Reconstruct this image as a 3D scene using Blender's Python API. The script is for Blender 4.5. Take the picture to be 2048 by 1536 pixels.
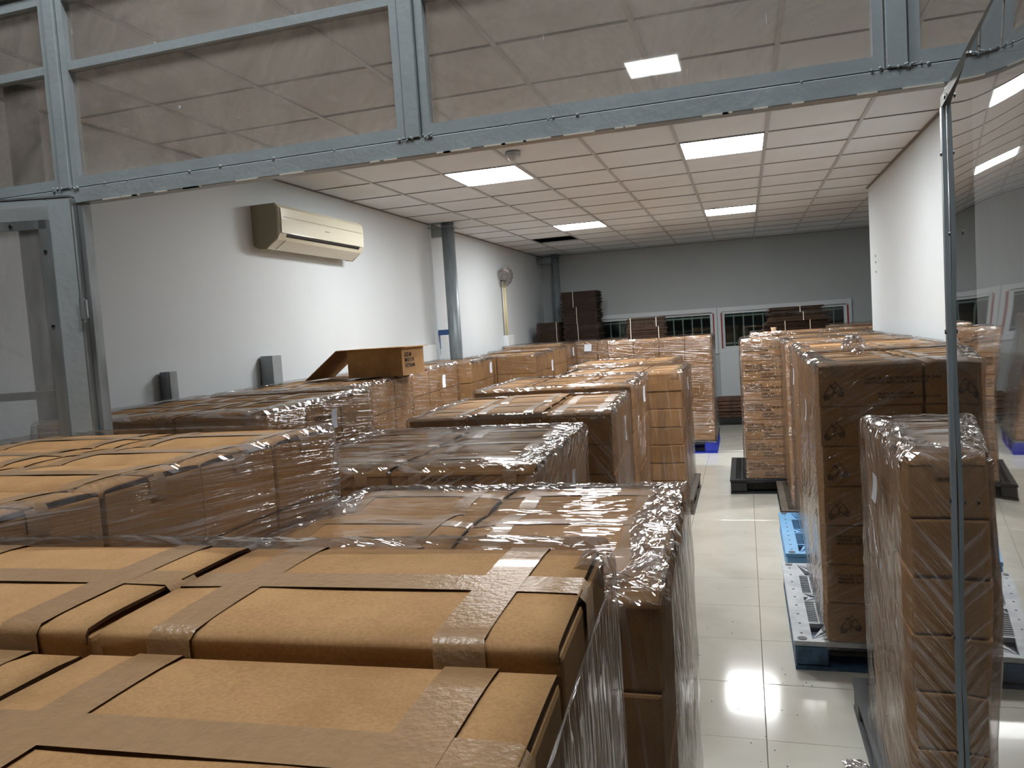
import bpy, bmesh, math, random
from mathutils import Vector, Matrix, noise

# ------------------------------------------------------------------ camera, world, exposure
SC = bpy.context.scene
COL = SC.collection
for o in list(bpy.data.objects):
    bpy.data.objects.remove(o)
CAM_H = 1.69
CEIL = 2.943
YP = 2.17            # plane of the glazed partition
def _cam():
    cd = bpy.data.cameras.new('camera'); co = bpy.data.objects.new('camera', cd)
    COL.objects.link(co); SC.camera = co
    yaw, pitch, roll = 0.293915, -0.067328, 0.065255
    R = Matrix.Rotation(yaw, 3, 'Z') @ Matrix.Rotation(pitch, 3, 'X') @ Matrix.Rotation(roll, 3, 'Y')
    right, fwd, up = R.col[0], R.col[1], R.col[2]
    M = Matrix((right, up, -fwd)).transposed().to_4x4()
    M.translation = Vector((0, 0, CAM_H))
    co.matrix_world = M
    cd.sensor_fit = 'HORIZONTAL'; cd.sensor_width = 36.0
    cd.lens = 36.0 * 1552.45 / 2048.0
    cd.clip_start = 0.02; cd.clip_end = 100
_cam()
W = bpy.data.worlds.new('world'); SC.world = W; W.use_nodes = True
W.node_tree.nodes['Background'].inputs[0].default_value = (0.55, 0.62, 0.7, 1)
W.node_tree.nodes['Background'].inputs[1].default_value = 0.03
SC.view_settings.view_transform = 'Standard'
SC.view_settings.look = 'None'
SC.view_settings.exposure = 0.0
SC.view_settings.gamma = 1.0
SC.view_settings.use_curve_mapping = False
SC.cycles.use_denoising = True
SC.cycles.transparent_max_bounces = 24
SC.cycles.max_bounces = 12
SC.cycles.diffuse_bounces = 7
SC.cycles.sample_clamp_indirect = 6.0
PANEL_E = 58.0        # emission of the lit panels of the store room
HALL_FILL_E = 52.0        # emission of the unseen lamps added in the hall to light the foreground

# ------------------------------------------------------------------ materials
MATS = {}
def _new(name):
    m = bpy.data.materials.new(name); m.use_nodes = True
    nt = m.node_tree
    for n in list(nt.nodes): nt.nodes.remove(n)
    out = nt.nodes.new('ShaderNodeOutputMaterial')
    MATS[name] = m
    return m, nt, out
def N(nt, typ, **kw):
    n = nt.nodes.new(typ)
    for k, v in kw.items():
        if k.startswith('i_'):
            n.inputs[k[2:].replace('_', ' ')].default_value = v
        else:
            setattr(n, k, v)
    return n
def lk(nt, a, b): nt.links.new(a, b)
def srgb(r, g, b):
    f = lambda c: (c / 12.92 if c <= .04045 else ((c + .055) / 1.055) ** 2.4)
    return (f(r / 255), f(g / 255), f(b / 255), 1)
def pbr(name, color, rough=.5, metal=0, spec=.5, var=0.0, vscale=4, bump=0.0, bscale=60, color2=None, stretch=None, coat=0):
    m, nt, out = _new(name)
    b = N(nt, 'ShaderNodeBsdfPrincipled')
    b.inputs['Roughness'].default_value = rough; b.inputs['Metallic'].default_value = metal
    b.inputs['Specular IOR Level'].default_value = spec; b.inputs['Base Color'].default_value = color
    b.inputs['Coat Weight'].default_value = coat
    lk(nt, b.outputs[0], out.inputs[0])
    tc = N(nt, 'ShaderNodeTexCoord')
    src = tc.outputs['Object']
    if stretch:
        mp = N(nt, 'ShaderNodeMapping'); mp.inputs['Scale'].default_value = stretch
        lk(nt, src, mp.inputs[0]); src = mp.outputs[0]
    if var or color2:
        nz = N(nt, 'ShaderNodeTexNoise'); nz.inputs['Scale'].default_value = vscale; nz.inputs['Detail'].default_value = 6
        lk(nt, src, nz.inputs['Vector'])
        mx = N(nt, 'ShaderNodeMix', data_type='RGBA')
        c2 = color2 or tuple(c * (1 - var) for c in color[:3]) + (1,)
        mx.inputs[6].default_value = color; mx.inputs[7].default_value = c2
        rp = N(nt, 'ShaderNodeValToRGB'); rp.color_ramp.elements[0].position = .38; rp.color_ramp.elements[1].position = .68
        lk(nt, nz.outputs[0], rp.inputs[0]); lk(nt, rp.outputs[0], mx.inputs[0]); lk(nt, mx.outputs[2], b.inputs['Base Color'])
    if bump:
        nb = N(nt, 'ShaderNodeTexNoise'); nb.inputs['Scale'].default_value = bscale; nb.inputs['Detail'].default_value = 3
        lk(nt, src, nb.inputs['Vector'])
        bp = N(nt, 'ShaderNodeBump'); bp.inputs['Strength'].default_value = bump; bp.inputs['Distance'].default_value = .005
        lk(nt, nb.outputs[0], bp.inputs['Height']); lk(nt, bp.outputs[0], b.inputs['Normal'])
    return m
def emis(name, color, e):
    m, nt, out = _new(name)
    s = N(nt, 'ShaderNodeEmission'); s.inputs[0].default_value = color; s.inputs[1].default_value = e
    lk(nt, s.outputs[0], out.inputs[0]); return m

def kraft(name, c1, c2, flute=0.0, rough=.75):
    m, nt, out = _new(name)
    b = N(nt, 'ShaderNodeBsdfPrincipled'); b.inputs['Roughness'].default_value = rough
    b.inputs['Specular IOR Level'].default_value = .25
    lk(nt, b.outputs[0], out.inputs[0])
    tc = N(nt, 'ShaderNodeTexCoord')
    oi = N(nt, 'ShaderNodeObjectInfo')
    ad = N(nt, 'ShaderNodeVectorMath', operation='ADD')
    lk(nt, tc.outputs['Object'], ad.inputs[0]); lk(nt, oi.outputs['Location'], ad.inputs[1])
    n1 = N(nt, 'ShaderNodeTexNoise'); n1.inputs['Scale'].default_value = 9; n1.inputs['Detail'].default_value = 8
    n1.inputs['Roughness'].default_value = .65
    n2 = N(nt, 'ShaderNodeTexNoise'); n2.inputs['Scale'].default_value = 260; n2.inputs['Detail'].default_value = 2
    lk(nt, ad.outputs[0], n1.inputs['Vector']); lk(nt, ad.outputs[0], n2.inputs['Vector'])
    mx = N(nt, 'ShaderNodeMix', data_type='RGBA'); mx.inputs[6].default_value = c1; mx.inputs[7].default_value = c2
    ma = N(nt, 'ShaderNodeMath', operation='MULTIPLY_ADD'); ma.inputs[1].default_value = .6; 
    mb = N(nt, 'ShaderNodeMath', operation='MULTIPLY'); mb.inputs[1].default_value = .4
    lk(nt, n2.outputs[0], mb.inputs[0]); lk(nt, n1.outputs[0], ma.inputs[0]); lk(nt, mb.outputs[0], ma.inputs[2])
    rp = N(nt, 'ShaderNodeValToRGB'); rp.color_ramp.elements[0].position = .40; rp.color_ramp.elements[1].position = .60
    lk(nt, ma.outputs[0], rp.inputs[0]); lk(nt, rp.outputs[0], mx.inputs[0])
    # each carton its own shade of kraft paper
    hs = N(nt, 'ShaderNodeHueSaturation')
    mr = N(nt, 'ShaderNodeMapRange'); mr.inputs[3].default_value = .9; mr.inputs[4].default_value = 1.07
    lk(nt, oi.outputs['Random'], mr.inputs[0]); lk(nt, mr.outputs[0], hs.inputs['Value'])
    lk(nt, mx.outputs[2], hs.inputs['Color']); lk(nt, hs.outputs[0], b.inputs['Base Color'])
    bp = N(nt, 'ShaderNodeBump'); bp.inputs['Strength'].default_value = .25; bp.inputs['Distance'].default_value = .002
    lk(nt, n1.outputs[0], bp.inputs['Height']); lk(nt, bp.outputs[0], b.inputs['Normal'])
    return m
kraft('kraft', srgb(178, 139, 94), srgb(158, 119, 78))
kraft('kraft_edge', srgb(96, 66, 40), srgb(60, 42, 26))
kraft('kraft_shaded', srgb(58, 43, 34), srgb(38, 29, 24))  # kraft of the far bundles, with their shade put into the colour
pbr('tape', srgb(160, 127, 91), rough=.3, spec=.5, var=.14, vscale=60, bump=.25, bscale=150, coat=.22)
pbr('ink', srgb(42, 32, 26), rough=.8)
pbr('wall', srgb(202, 209, 213), rough=.6, spec=.25, var=.05, vscale=1.1, bump=.15, bscale=18)
pbr('hall_wall', srgb(84, 83, 80), rough=.7, spec=.2, var=.1, vscale=.8)
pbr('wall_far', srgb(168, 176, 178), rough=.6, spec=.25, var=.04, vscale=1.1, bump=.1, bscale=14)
pbr('ceiling_tile', srgb(218, 226, 234), rough=.85, spec=.15, var=.05, vscale=2.5)
pbr('grid_white', srgb(176, 182, 188), rough=.4, spec=.4)
pbr('grid_gap', srgb(120, 116, 114), rough=.8)
pbr('plenum', srgb(22, 24, 34), rough=.9)
pbr('grey_paint', srgb(150, 160, 164), rough=.3, spec=.5, var=.1, vscale=7, bump=.35, bscale=45)
pbr('dark_rail', srgb(74, 72, 66), rough=.5, var=.2, vscale=9)
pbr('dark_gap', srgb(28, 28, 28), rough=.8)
pbr('galvanised', srgb(150, 156, 158), rough=.38, metal=.55, var=.35, vscale=16, stretch=(1, 1, .25))
pbr('blue_grey_steel', srgb(134, 146, 152), rough=.4, metal=.2, var=.3, vscale=12, stretch=(1, 1, .3))
pbr('alu', srgb(176, 182, 184), rough=.3, metal=.75, var=.2, vscale=30, stretch=(1, 1, .2))
pbr('screw', srgb(90, 92, 94), rough=.3, metal=.9)
pbr('ac_cream', srgb(206, 202, 182), rough=.22, spec=.5, coat=.3)
pbr('ac_side', srgb(150, 144, 124), rough=.5)
pbr('black_slot', srgb(20, 18, 16), rough=.7)
pbr('pvc_yellow', srgb(214, 204, 160), rough=.4)
pbr('pvc_white', srgb(214, 220, 224), rough=.4)
pbr('paper', srgb(226, 230, 240), rough=.7)
pbr('window_white', srgb(196, 204, 208), rough=.35)
pbr('red_tape', srgb(140, 28, 38), rough=.5)
pbr('bar_grey', srgb(158, 168, 166), rough=.4, metal=.4)
pbr('outside_sheet', srgb(92, 104, 98), rough=.6, metal=.2, var=.25, vscale=2)
pbr('cord_white', srgb(206, 202, 190), rough=.5)
pbr('old_wood', srgb(96, 68, 52), rough=.8, color2=srgb(58, 42, 34), vscale=10)
pbr('plastic_black', srgb(34, 36, 40), rough=.45)
pbr('plastic_grey', srgb(84, 88, 92), rough=.55, var=.25, vscale=9)
pbr('plastic_darkgrey', srgb(98, 92, 84), rough=.55, var=.3, vscale=12)
pbr('plastic_blue_dirty', srgb(70, 104, 136), rough=.5, color2=srgb(44, 66, 92), vscale=14)
pbr('plastic_white_deck', srgb(196, 204, 210), rough=.45, color2=srgb(168, 178, 188), vscale=11)
pbr('plastic_lightblue', srgb(120, 178, 226), rough=.45, var=.12, vscale=10)
pbr('plastic_deepblue', srgb(38, 62, 196), rough=.4)
pbr('navy', srgb(28, 42, 66), rough=.6)
pbr('blue_paint', srgb(46, 76, 130), rough=.5)
pbr('cup_white', srgb(226, 216, 190), rough=.5)
emis('panel_light', (.985, .99, .985, 1), PANEL_E)
emis('hall_light_dim', (.97, .99, 1.0, 1), 18.0)
emis('hall_or_fill_light', (.97, .99, 1.0, 1), HALL_FILL_E)

def floor_mat():
    m, nt, out = _new('floor_tile')
    b = N(nt, 'ShaderNodeBsdfPrincipled'); b.inputs['Roughness'].default_value = .07
    b.inputs['Specular IOR Level'].default_value = .55; b.inputs['Coat Weight'].default_value = .35; b.inputs['Coat Roughness'].default_value = .03
    lk(nt, b.outputs[0], out.inputs[0])
    tc = N(nt, 'ShaderNodeTexCoord'); oi = N(nt, 'ShaderNodeObjectInfo')
    ad = N(nt, 'ShaderNodeVectorMath', operation='ADD')
    lk(nt, tc.outputs['Object'], ad.inputs[0]); lk(nt, oi.outputs['Location'], ad.inputs[1])
    n1 = N(nt, 'ShaderNodeTexNoise'); n1.inputs['Scale'].default_value = 3; n1.inputs['Detail'].default_value = 6
    lk(nt, ad.outputs[0], n1.inputs['Vector'])
    mx = N(nt, 'ShaderNodeMix', data_type='RGBA'); mx.inputs[6].default_value = srgb(232, 232, 222); mx.inputs[7].default_value = srgb(216, 215, 203)
    rp = N(nt, 'ShaderNodeValToRGB'); rp.color_ramp.elements[0].position = .45; rp.color_ramp.elements[1].position = .75
    lk(nt, n1.outputs[0], rp.inputs[0]); lk(nt, rp.outputs[0], mx.inputs[0]); lk(nt, mx.outputs[2], b.inputs['Base Color'])
    n2 = N(nt, 'ShaderNodeTexNoise'); n2.inputs['Scale'].default_value = 7; n2.inputs['Detail'].default_value = 2
    lk(nt, ad.outputs[0], n2.inputs['Vector'])
    bp = N(nt, 'ShaderNodeBump'); bp.inputs['Strength'].default_value = .04; bp.inputs['Distance'].default_value = .004
    lk(nt, n2.outputs[0], bp.inputs['Height']); lk(nt, bp.outputs[0], b.inputs['Normal']); lk(nt, bp.outputs[0], b.inputs['Coat Normal'])
    r2 = N(nt, 'ShaderNodeMapRange'); r2.inputs[3].default_value = .04; r2.inputs[4].default_value = .16
    lk(nt, n1.outputs[0], r2.inputs[0]); lk(nt, r2.outputs[0], b.inputs['Roughness'])
floor_mat()
pbr('grout', srgb(120, 116, 104), rough=.7)

def schlick(nt, r0=.05):
    '''reflectance of a thin sheet, the same from both of its sides'''
    g = N(nt, 'ShaderNodeNewGeometry')
    d = N(nt, 'ShaderNodeVectorMath', operation='DOT_PRODUCT'); lk(nt, g.outputs['Normal'], d.inputs[0]); lk(nt, g.outputs['Incoming'], d.inputs[1])
    a = N(nt, 'ShaderNodeMath', operation='ABSOLUTE'); lk(nt, d.outputs['Value'], a.inputs[0])
    o = N(nt, 'ShaderNodeMath', operation='SUBTRACT', use_clamp=True); o.inputs[0].default_value = 1; lk(nt, a.outputs[0], o.inputs[1])
    p = N(nt, 'ShaderNodeMath', operation='POWER'); p.inputs[1].default_value = 5; lk(nt, o.outputs[0], p.inputs[0])
    m = N(nt, 'ShaderNodeMath', operation='MULTIPLY_ADD'); m.inputs[1].default_value = 1 - r0; m.inputs[2].default_value = r0; lk(nt, p.outputs[0], m.inputs[0])
    return m
def clear_sheet(name, tint, dirt, dirt_col, refl_min, refl_gain, rough, bump=0, bscale=3, streak=(1, 1, 1), dscale=3.0, dlo=.5, dhi=.8):
    """clear pane: see-through + mirror reflection + a thin film of dirt"""
    m, nt, out = _new(name)
    tr = N(nt, 'ShaderNodeBsdfTransparent'); tr.inputs[0].default_value = tint
    gl = N(nt, 'ShaderNodeBsdfGlossy'); gl.inputs['Roughness'].default_value = rough; gl.inputs[0].default_value = (1, 1, 1, 1)
    df = N(nt, 'ShaderNodeBsdfDiffuse'); df.inputs[0].default_value = dirt_col
    tc = N(nt, 'ShaderNodeTexCoord'); mp = N(nt, 'ShaderNodeMapping'); mp.inputs['Scale'].default_value = streak
    lk(nt, tc.outputs['Object'], mp.inputs[0])
    nz = N(nt, 'ShaderNodeTexNoise'); nz.inputs['Scale'].default_value = dscale; nz.inputs['Detail'].default_value = 9; nz.inputs['Roughness'].default_value = .7
    nz.inputs['Distortion'].default_value = .8
    lk(nt, mp.outputs[0], nz.inputs['Vector'])
    mr = N(nt, 'ShaderNodeMapRange'); mr.inputs[1].default_value = dlo; mr.inputs[2].default_value = dhi
    mr.inputs[3].default_value = dirt * .35; mr.inputs[4].default_value = dirt
    lk(nt, nz.outputs[0], mr.inputs[0])
    m1 = N(nt, 'ShaderNodeMixShader'); lk(nt, mr.outputs[0], m1.inputs[0]); lk(nt, tr.outputs[0], m1.inputs[1]); lk(nt, df.outputs[0], m1.inputs[2])
    fr = schlick(nt)
    ma = N(nt, 'ShaderNodeMath', operation='MULTIPLY_ADD', use_clamp=True); ma.inputs[1].default_value = refl_gain; ma.inputs[2].default_value = refl_min
    lk(nt, fr.outputs[0], ma.inputs[0])
    m2 = N(nt, 'ShaderNodeMixShader'); lk(nt, ma.outputs[0], m2.inputs[0]); lk(nt, m1.outputs[0], m2.inputs[1]); lk(nt, gl.outputs[0], m2.inputs[2])
    lk(nt, m2.outputs[0], out.inputs[0])
    if bump:
        nb = N(nt, 'ShaderNodeTexNoise'); nb.inputs['Scale'].default_value = bscale; nb.inputs['Detail'].default_value = 1
        lk(nt, tc.outputs['Object'], nb.inputs['Vector'])
        bp = N(nt, 'ShaderNodeBump'); bp.inputs['Strength'].default_value = bump; bp.inputs['Distance'].default_value = .02
        lk(nt, nb.outputs[0], bp.inputs['Height']); lk(nt, bp.outputs[0], gl.inputs['Normal'])
    return m
clear_sheet('partition_glass', (1, .99, .98, 1), .42, srgb(176, 168, 160), .0, 1.0, .02, bump=.06, bscale=1.6, streak=(1, 1, 1), dscale=2.2, dlo=.42, dhi=.66)
clear_sheet('door_sheet', (.42, .42, .42, 1), .34, srgb(104, 101, 96), .10, 1.15, .015, bump=.10, bscale=1.3, streak=(3, 3, .5), dscale=3.0, dlo=.45, dhi=.75)
clear_sheet('door_sheet_left', (.98, .98, .98, 1), .34, srgb(206, 208, 208), .0, .9, .03, bump=.05, bscale=1.3, streak=(1, 1, .7), dscale=2.0)
clear_sheet('window_glass', (.8, .85, .83, 1), .05, srgb(120, 130, 130), .0, 1.0, .02)

def film_mat(name, slant, freq=90, haze=.10, bump=.9, refl=.10, gain=.55, flat=.0):
    """stretch film: clear, glossy, with tension lines running round the load at a slant"""
    m, nt, out = _new(name)
    uv = N(nt, 'ShaderNodeUVMap'); uv.uv_map = 'wrap'
    mp = N(nt, 'ShaderNodeMapping'); mp.inputs['Rotation'].default_value = (0, 0, math.radians(slant))
    lk(nt, uv.outputs[0], mp.inputs[0])
    mp2 = N(nt, 'ShaderNodeMapping'); mp2.inputs['Scale'].default_value = (1.6, freq, 1)
    lk(nt, mp.outputs[0], mp2.inputs[0])
    n1 = N(nt, 'ShaderNodeTexNoise', noise_dimensions='2D'); n1.inputs['Scale'].default_value = 1; n1.inputs['Detail'].default_value = 3
    n1.inputs['Distortion'].default_value = .35
    lk(nt, mp2.outputs[0], n1.inputs['Vector'])
    mp3 = N(nt, 'ShaderNodeMapping'); mp3.inputs['Scale'].default_value = (7, 22, 1)
    lk(nt, mp.outputs[0], mp3.inputs[0])
    n2 = N(nt, 'ShaderNodeTexNoise', noise_dimensions='2D'); n2.inputs['Scale'].default_value = 1; n2.inputs['Detail'].default_value = 2
    lk(nt, mp3.outputs[0], n2.inputs['Vector'])
    # where the film is taut and smooth the lines fade out
    n3 = N(nt, 'ShaderNodeTexNoise', noise_dimensions='2D'); n3.inputs['Scale'].default_value = 3.1; n3.inputs['Detail'].default_value = 1
    lk(nt, mp.outputs[0], n3.inputs['Vector'])
    r3 = N(nt, 'ShaderNodeMapRange'); r3.inputs[1].default_value = .38; r3.inputs[2].default_value = .62; r3.inputs[3].default_value = .25
    lk(nt, n3.outputs[0], r3.inputs[0])
    cr = N(nt, 'ShaderNodeMapRange', interpolation_type='SMOOTHSTEP'); cr.inputs[1].default_value = .50; cr.inputs[2].default_value = .60
    lk(nt, n1.outputs[0], cr.inputs[0])
    cs = N(nt, 'ShaderNodeMath', operation='MULTIPLY_ADD'); cs.inputs[1].default_value = .35; lk(nt, cr.outputs[0], cs.inputs[0]); lk(nt, n1.outputs[0], cs.inputs[2])
    mu = N(nt, 'ShaderNodeMath', operation='MULTIPLY'); lk(nt, cs.outputs[0], mu.inputs[0]); lk(nt, r3.outputs[0], mu.inputs[1])
    sm = N(nt, 'ShaderNodeMath', operation='MULTIPLY_ADD'); sm.inputs[1].default_value = .8
    lk(nt, n2.outputs[0], sm.inputs[0]); lk(nt, mu.outputs[0], sm.inputs[2])
    bp = N(nt, 'ShaderNodeBump'); bp.inputs['Strength'].default_value = bump; bp.inputs['Distance'].default_value = .011
    lk(nt, sm.outputs[0], bp.inputs['Height'])
    tr = N(nt, 'ShaderNodeBsdfTransparent'); tr.inputs[0].default_value = (.90, .885, .88, 1)
    gl = N(nt, 'ShaderNodeBsdfGlossy'); gl.inputs['Roughness'].default_value = .05
    lk(nt, bp.outputs[0], gl.inputs['Normal'])
    df = N(nt, 'ShaderNodeBsdfDiffuse'); df.inputs[0].default_value = srgb(206, 200, 204)
    rh = N(nt, 'ShaderNodeMapRange'); rh.inputs[1].default_value = .57; rh.inputs[2].default_value = .66; rh.inputs[3].default_value = haze * .25; rh.inputs[4].default_value = haze * 3.2
    lk(nt, n1.outputs[0], rh.inputs[0])
    rm = N(nt, 'ShaderNodeMath', operation='MULTIPLY'); lk(nt, rh.outputs[0], rm.inputs[0]); lk(nt, r3.outputs[0], rm.inputs[1])
    m1 = N(nt, 'ShaderNodeMixShader'); lk(nt, rm.outputs[0], m1.inputs[0]); lk(nt, tr.outputs[0], m1.inputs[1]); lk(nt, df.outputs[0], m1.inputs[2])
    fr = schlick(nt)
    ma = N(nt, 'ShaderNodeMath', operation='MULTIPLY_ADD', use_clamp=True); ma.inputs[1].default_value = gain * 1.35; ma.inputs[2].default_value = refl
    lk(nt, fr.outputs[0], ma.inputs[0])
    mi = N(nt, 'ShaderNodeMath', operation='MINIMUM'); mi.inputs[1].default_value = .75; lk(nt, ma.outputs[0], mi.inputs[0])
    m2 = N(nt, 'ShaderNodeMixShader'); lk(nt, mi.outputs[0], m2.inputs[0]); lk(nt, m1.outputs[0], m2.inputs[1]); lk(nt, gl.outputs[0], m2.inputs[2])
    lk(nt, m2.outputs[0], out.inputs[0])
    return m
film_mat('film_level', 5, freq=64, bump=1.0, haze=.12)
film_mat('film_slant', -28, freq=60, haze=.09)
film_mat('film_steep', 52, freq=60, haze=.13)
film_mat('film_upright', 84, freq=55, haze=.10)
film_mat('film_soft', 8, freq=45, haze=.04, bump=.5, refl=.06)
film_mat('film_top', 3, freq=9, haze=.015, bump=.24, refl=.02, gain=.42)
film_mat('film_bag', 20, freq=30, haze=.6, bump=.9, refl=.2, gain=.6)
film_mat('film_crumple', 20, freq=30, haze=.16, bump=.9, refl=.22, gain=.6)

# ------------------------------------------------------------------ helpers
def link(o, parent=None):
    COL.objects.link(o)
    if parent is not None: o.parent = parent
    return o
def mesh_of(bm, name, mat, smooth=False):
    me = bpy.data.meshes.new(name); bm.to_mesh(me); bm.free()
    for m in (mat if isinstance(mat, (list, tuple)) else [mat]): me.materials.append(MATS[m])
    if smooth:
        for p in me.polygons: p.use_smooth = True
    return me
def obj(name, bm, mat, parent=None, loc=(0, 0, 0), rotz=0, smooth=False):
    me = mesh_of(bm, name, mat, smooth) if isinstance(bm, bmesh.types.BMesh) else bm
    o = bpy.data.objects.new(name, me); o.location = loc; o.rotation_euler = (0, 0, rotz)
    return link(o, parent)
def tag(o, label, cat, group=None, kind=None):
    if label: o['label'] = label
    if cat: o['category'] = cat
    if group: o['group'] = group
    if kind: o['kind'] = kind
    return o
def empty(name, loc=(0, 0, 0), rotz=0):
    o = bpy.data.objects.new(name, None); o.location = loc; o.rotation_euler = (0, 0, rotz)
    o.empty_display_size = .05
    return link(o)
def bx(bm, x0, x1, y0, y1, z0, z1, mi=0, M=None):
    vs = [bm.verts.new(v) for v in ((x0, y0, z0), (x1, y0, z0), (x1, y1, z0), (x0, y1, z0), (x0, y0, z1), (x1, y0, z1), (x1, y1, z1), (x0, y1, z1))]
    if M is not None:
        for v in vs: v.co = M @ v.co
    for f in ((3, 2, 1, 0), (4, 5, 6, 7), (0, 1, 5, 4), (1, 2, 6, 5), (2, 3, 7, 6), (3, 0, 4, 7)):
        fc = bm.faces.new([vs[i] for i in f]); fc.material_index = mi
    return vs
def box_bm(x0, x1, y0, y1, z0, z1, bev=0, seg=1):
    bm = bmesh.new(); bx(bm, x0, x1, y0, y1, z0, z1)
    if bev: bmesh.ops.bevel(bm, geom=list(bm.edges), offset=bev, segments=seg, affect='EDGES', profile=.5)
    return bm
def cyl(bm, cx, cy, z0, z1, r, n=20, r2=None, M=None):
    r2 = r if r2 is None else r2
    a = [bm.verts.new((cx + r * math.cos(2 * math.pi * i / n), cy + r * math.sin(2 * math.pi * i / n), z0)) for i in range(n)]
    b = [bm.verts.new((cx + r2 * math.cos(2 * math.pi * i / n), cy + r2 * math.sin(2 * math.pi * i / n), z1)) for i in range(n)]
    if M is not None:
        for v in a + b: v.co = M @ v.co
    for i in range(n):
        bm.faces.new((a[i], a[(i + 1) % n], b[(i + 1) % n], b[i]))
    bm.faces.new(list(reversed(a))); bm.faces.new(b)
def struct(name, bm, mat, parent=None, **k):
    o = obj(name, bm, mat, parent, **k)
    if parent is None: o['kind'] = 'structure'
    return o
def rot2(x, y, a):
    return x * math.cos(a) - y * math.sin(a), x * math.sin(a) + y * math.cos(a)

# ------------------------------------------------------------------ room shell
XL, XR, YF = -3.33, 1.30, 13.2
XR2 = 4.2
GX0, GY0 = -0.995, 5.74      # ceiling grid lines: GX0 + .6 i, GY0 + .6 j
FX0, FY0 = 0.016, 3.13       # floor joints: FX0 + .5 i, FY0 + .5 j
HALL_C = 4.7

def wall_left():
    w = struct('wall_left', box_bm(XL - .12, XL, YP - .05, YF + .1, 0, CEIL + .06), 'wall')
    # shallow pilaster strip behind the middle steel column
    struct('trim_1', box_bm(XL, XL + .03, 8.15, 8.19, 0, CEIL), 'wall')
wall_left()
def wall_right():
    struct('wall_right', box_bm(XR, XR + .14, YP + .03, 8.97, 0, CEIL + .06), 'wall')
    struct('wall_right_alcove', box_bm(XR2, XR2 + .12, 8.97, YF + .1, 0, CEIL + .06), 'wall')
    o = struct('wall_alcove_front', box_bm(XR + .14, XR2 + .12, 8.85, 8.97, 0, CEIL + .06), 'wall')
    bm = bmesh.new()
    for k in range(3): bx(bm, XR - .004, XR, 8.62 - .01 * (k > 0), 8.64 - .01 * (k > 0), (2.2, 2.135, 2.04)[k], (2.222, 2.157, 2.062)[k])
    h = obj('drill_hole', bm, 'grid_gap', bpy.data.objects['wall_right']); h['kind'] = 'stuff'
wall_right()
# far wall with two window openings
WINS = [(-2.42, -.44, 1.13, 1.84), (-.39, 1.60, 1.13, 1.84)]
def wall_back():
    bm = bmesh.new()
    x0, x1 = XL - .12, XR2 + .12
    bx(bm, x0, x1, YF, YF + .15, 1.86, CEIL + .06)
    bx(bm, x0, x1, YF, YF + .15, 0, 1.11)
    bx(bm, x0, -2.44, YF, YF + .15, 1.11, 1.86); bx(bm, 1.62, x1, YF, YF + .15, 1.11, 1.86)
    bx(bm, -.44, -.39, YF, YF + .15, 1.11, 1.86)
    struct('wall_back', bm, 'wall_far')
    struct('wall_outside', box_bm(-4.5, 4.5, YF + 1.6, YF + 1.7, 0, 3.2), 'outside_sheet')
    for k, (a, b, z0, z1) in enumerate(WINS):
        w = empty('window_%d' % (k + 1), ((a + b) / 2, YF, z0)); w['kind'] = 'structure'
        cx = (a + b) / 2; hw = (b - a) / 2; h = z1 - z0
        bm = bmesh.new(); t = .05
        bx(bm, -hw - .02, hw + .02, -.03, .06, h - t, h + .02); bx(bm, -hw - .02, hw + .02, -.03, .06, -.02, t)
        bx(bm, -hw - .02, -hw + t, -.03, .06, t, h - t); bx(bm, hw - t, hw + .02, -.03, .06, t, h - t)
        obj('window_frame', bm, 'window_white', w)
        for s, (sa, sb, yy) in enumerate(((-hw + t, .03, .0), (-.03, hw - t, .03))):
            bm = bmesh.new(); u = .04
            bx(bm, sa, sb, yy, yy + .025, h - t - u, h - t); bx(bm, sa, sb, yy, yy + .025, t, t + u)
            bx(bm, sa, sa + u, yy, yy + .025, t + u, h - t - u); bx(bm, sb - u, sb, yy, yy + .025, t + u, h - t - u)
            obj('sash', bm, 'window_white', w)
            obj('pane', box_bm(sa + u, sb - u, yy + .01, yy + .014, t + u, h - t - u), 'window_glass', w)
        n = 13
        for i in range(n):
            xx = -hw + .08 + (2 * hw - .16) * i / (n - 1)
            obj('grille_bar', box_bm(xx - .009, xx + .009, .09, .105, .02, h - .02), 'bar_grey', w)
        for zz in (.12, h - .14):
            obj('grille_rail', box_bm(-hw, hw, .105, .12, zz, zz + .03), 'bar_grey', w)
        for xx in ((hw - .045, ) if k == 0 else (-hw + .03, hw - .05)) + ((-.01,) if k else ()):
            obj('red_seal_strip', box_bm(xx, xx + .022, -.036, -.03, .06, h - .07), 'red_tape', w)
    # pale board leaning on the wall below the windows
    o = obj('board', box_bm(-.40, -.10, 0, .03, .012, 1.14, bev=.004), 'window_white', None, (0, YF - .05, 0))
    tag(o, 'pale upright board against the far wall below the windows', 'board')
wall_back()

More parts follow.
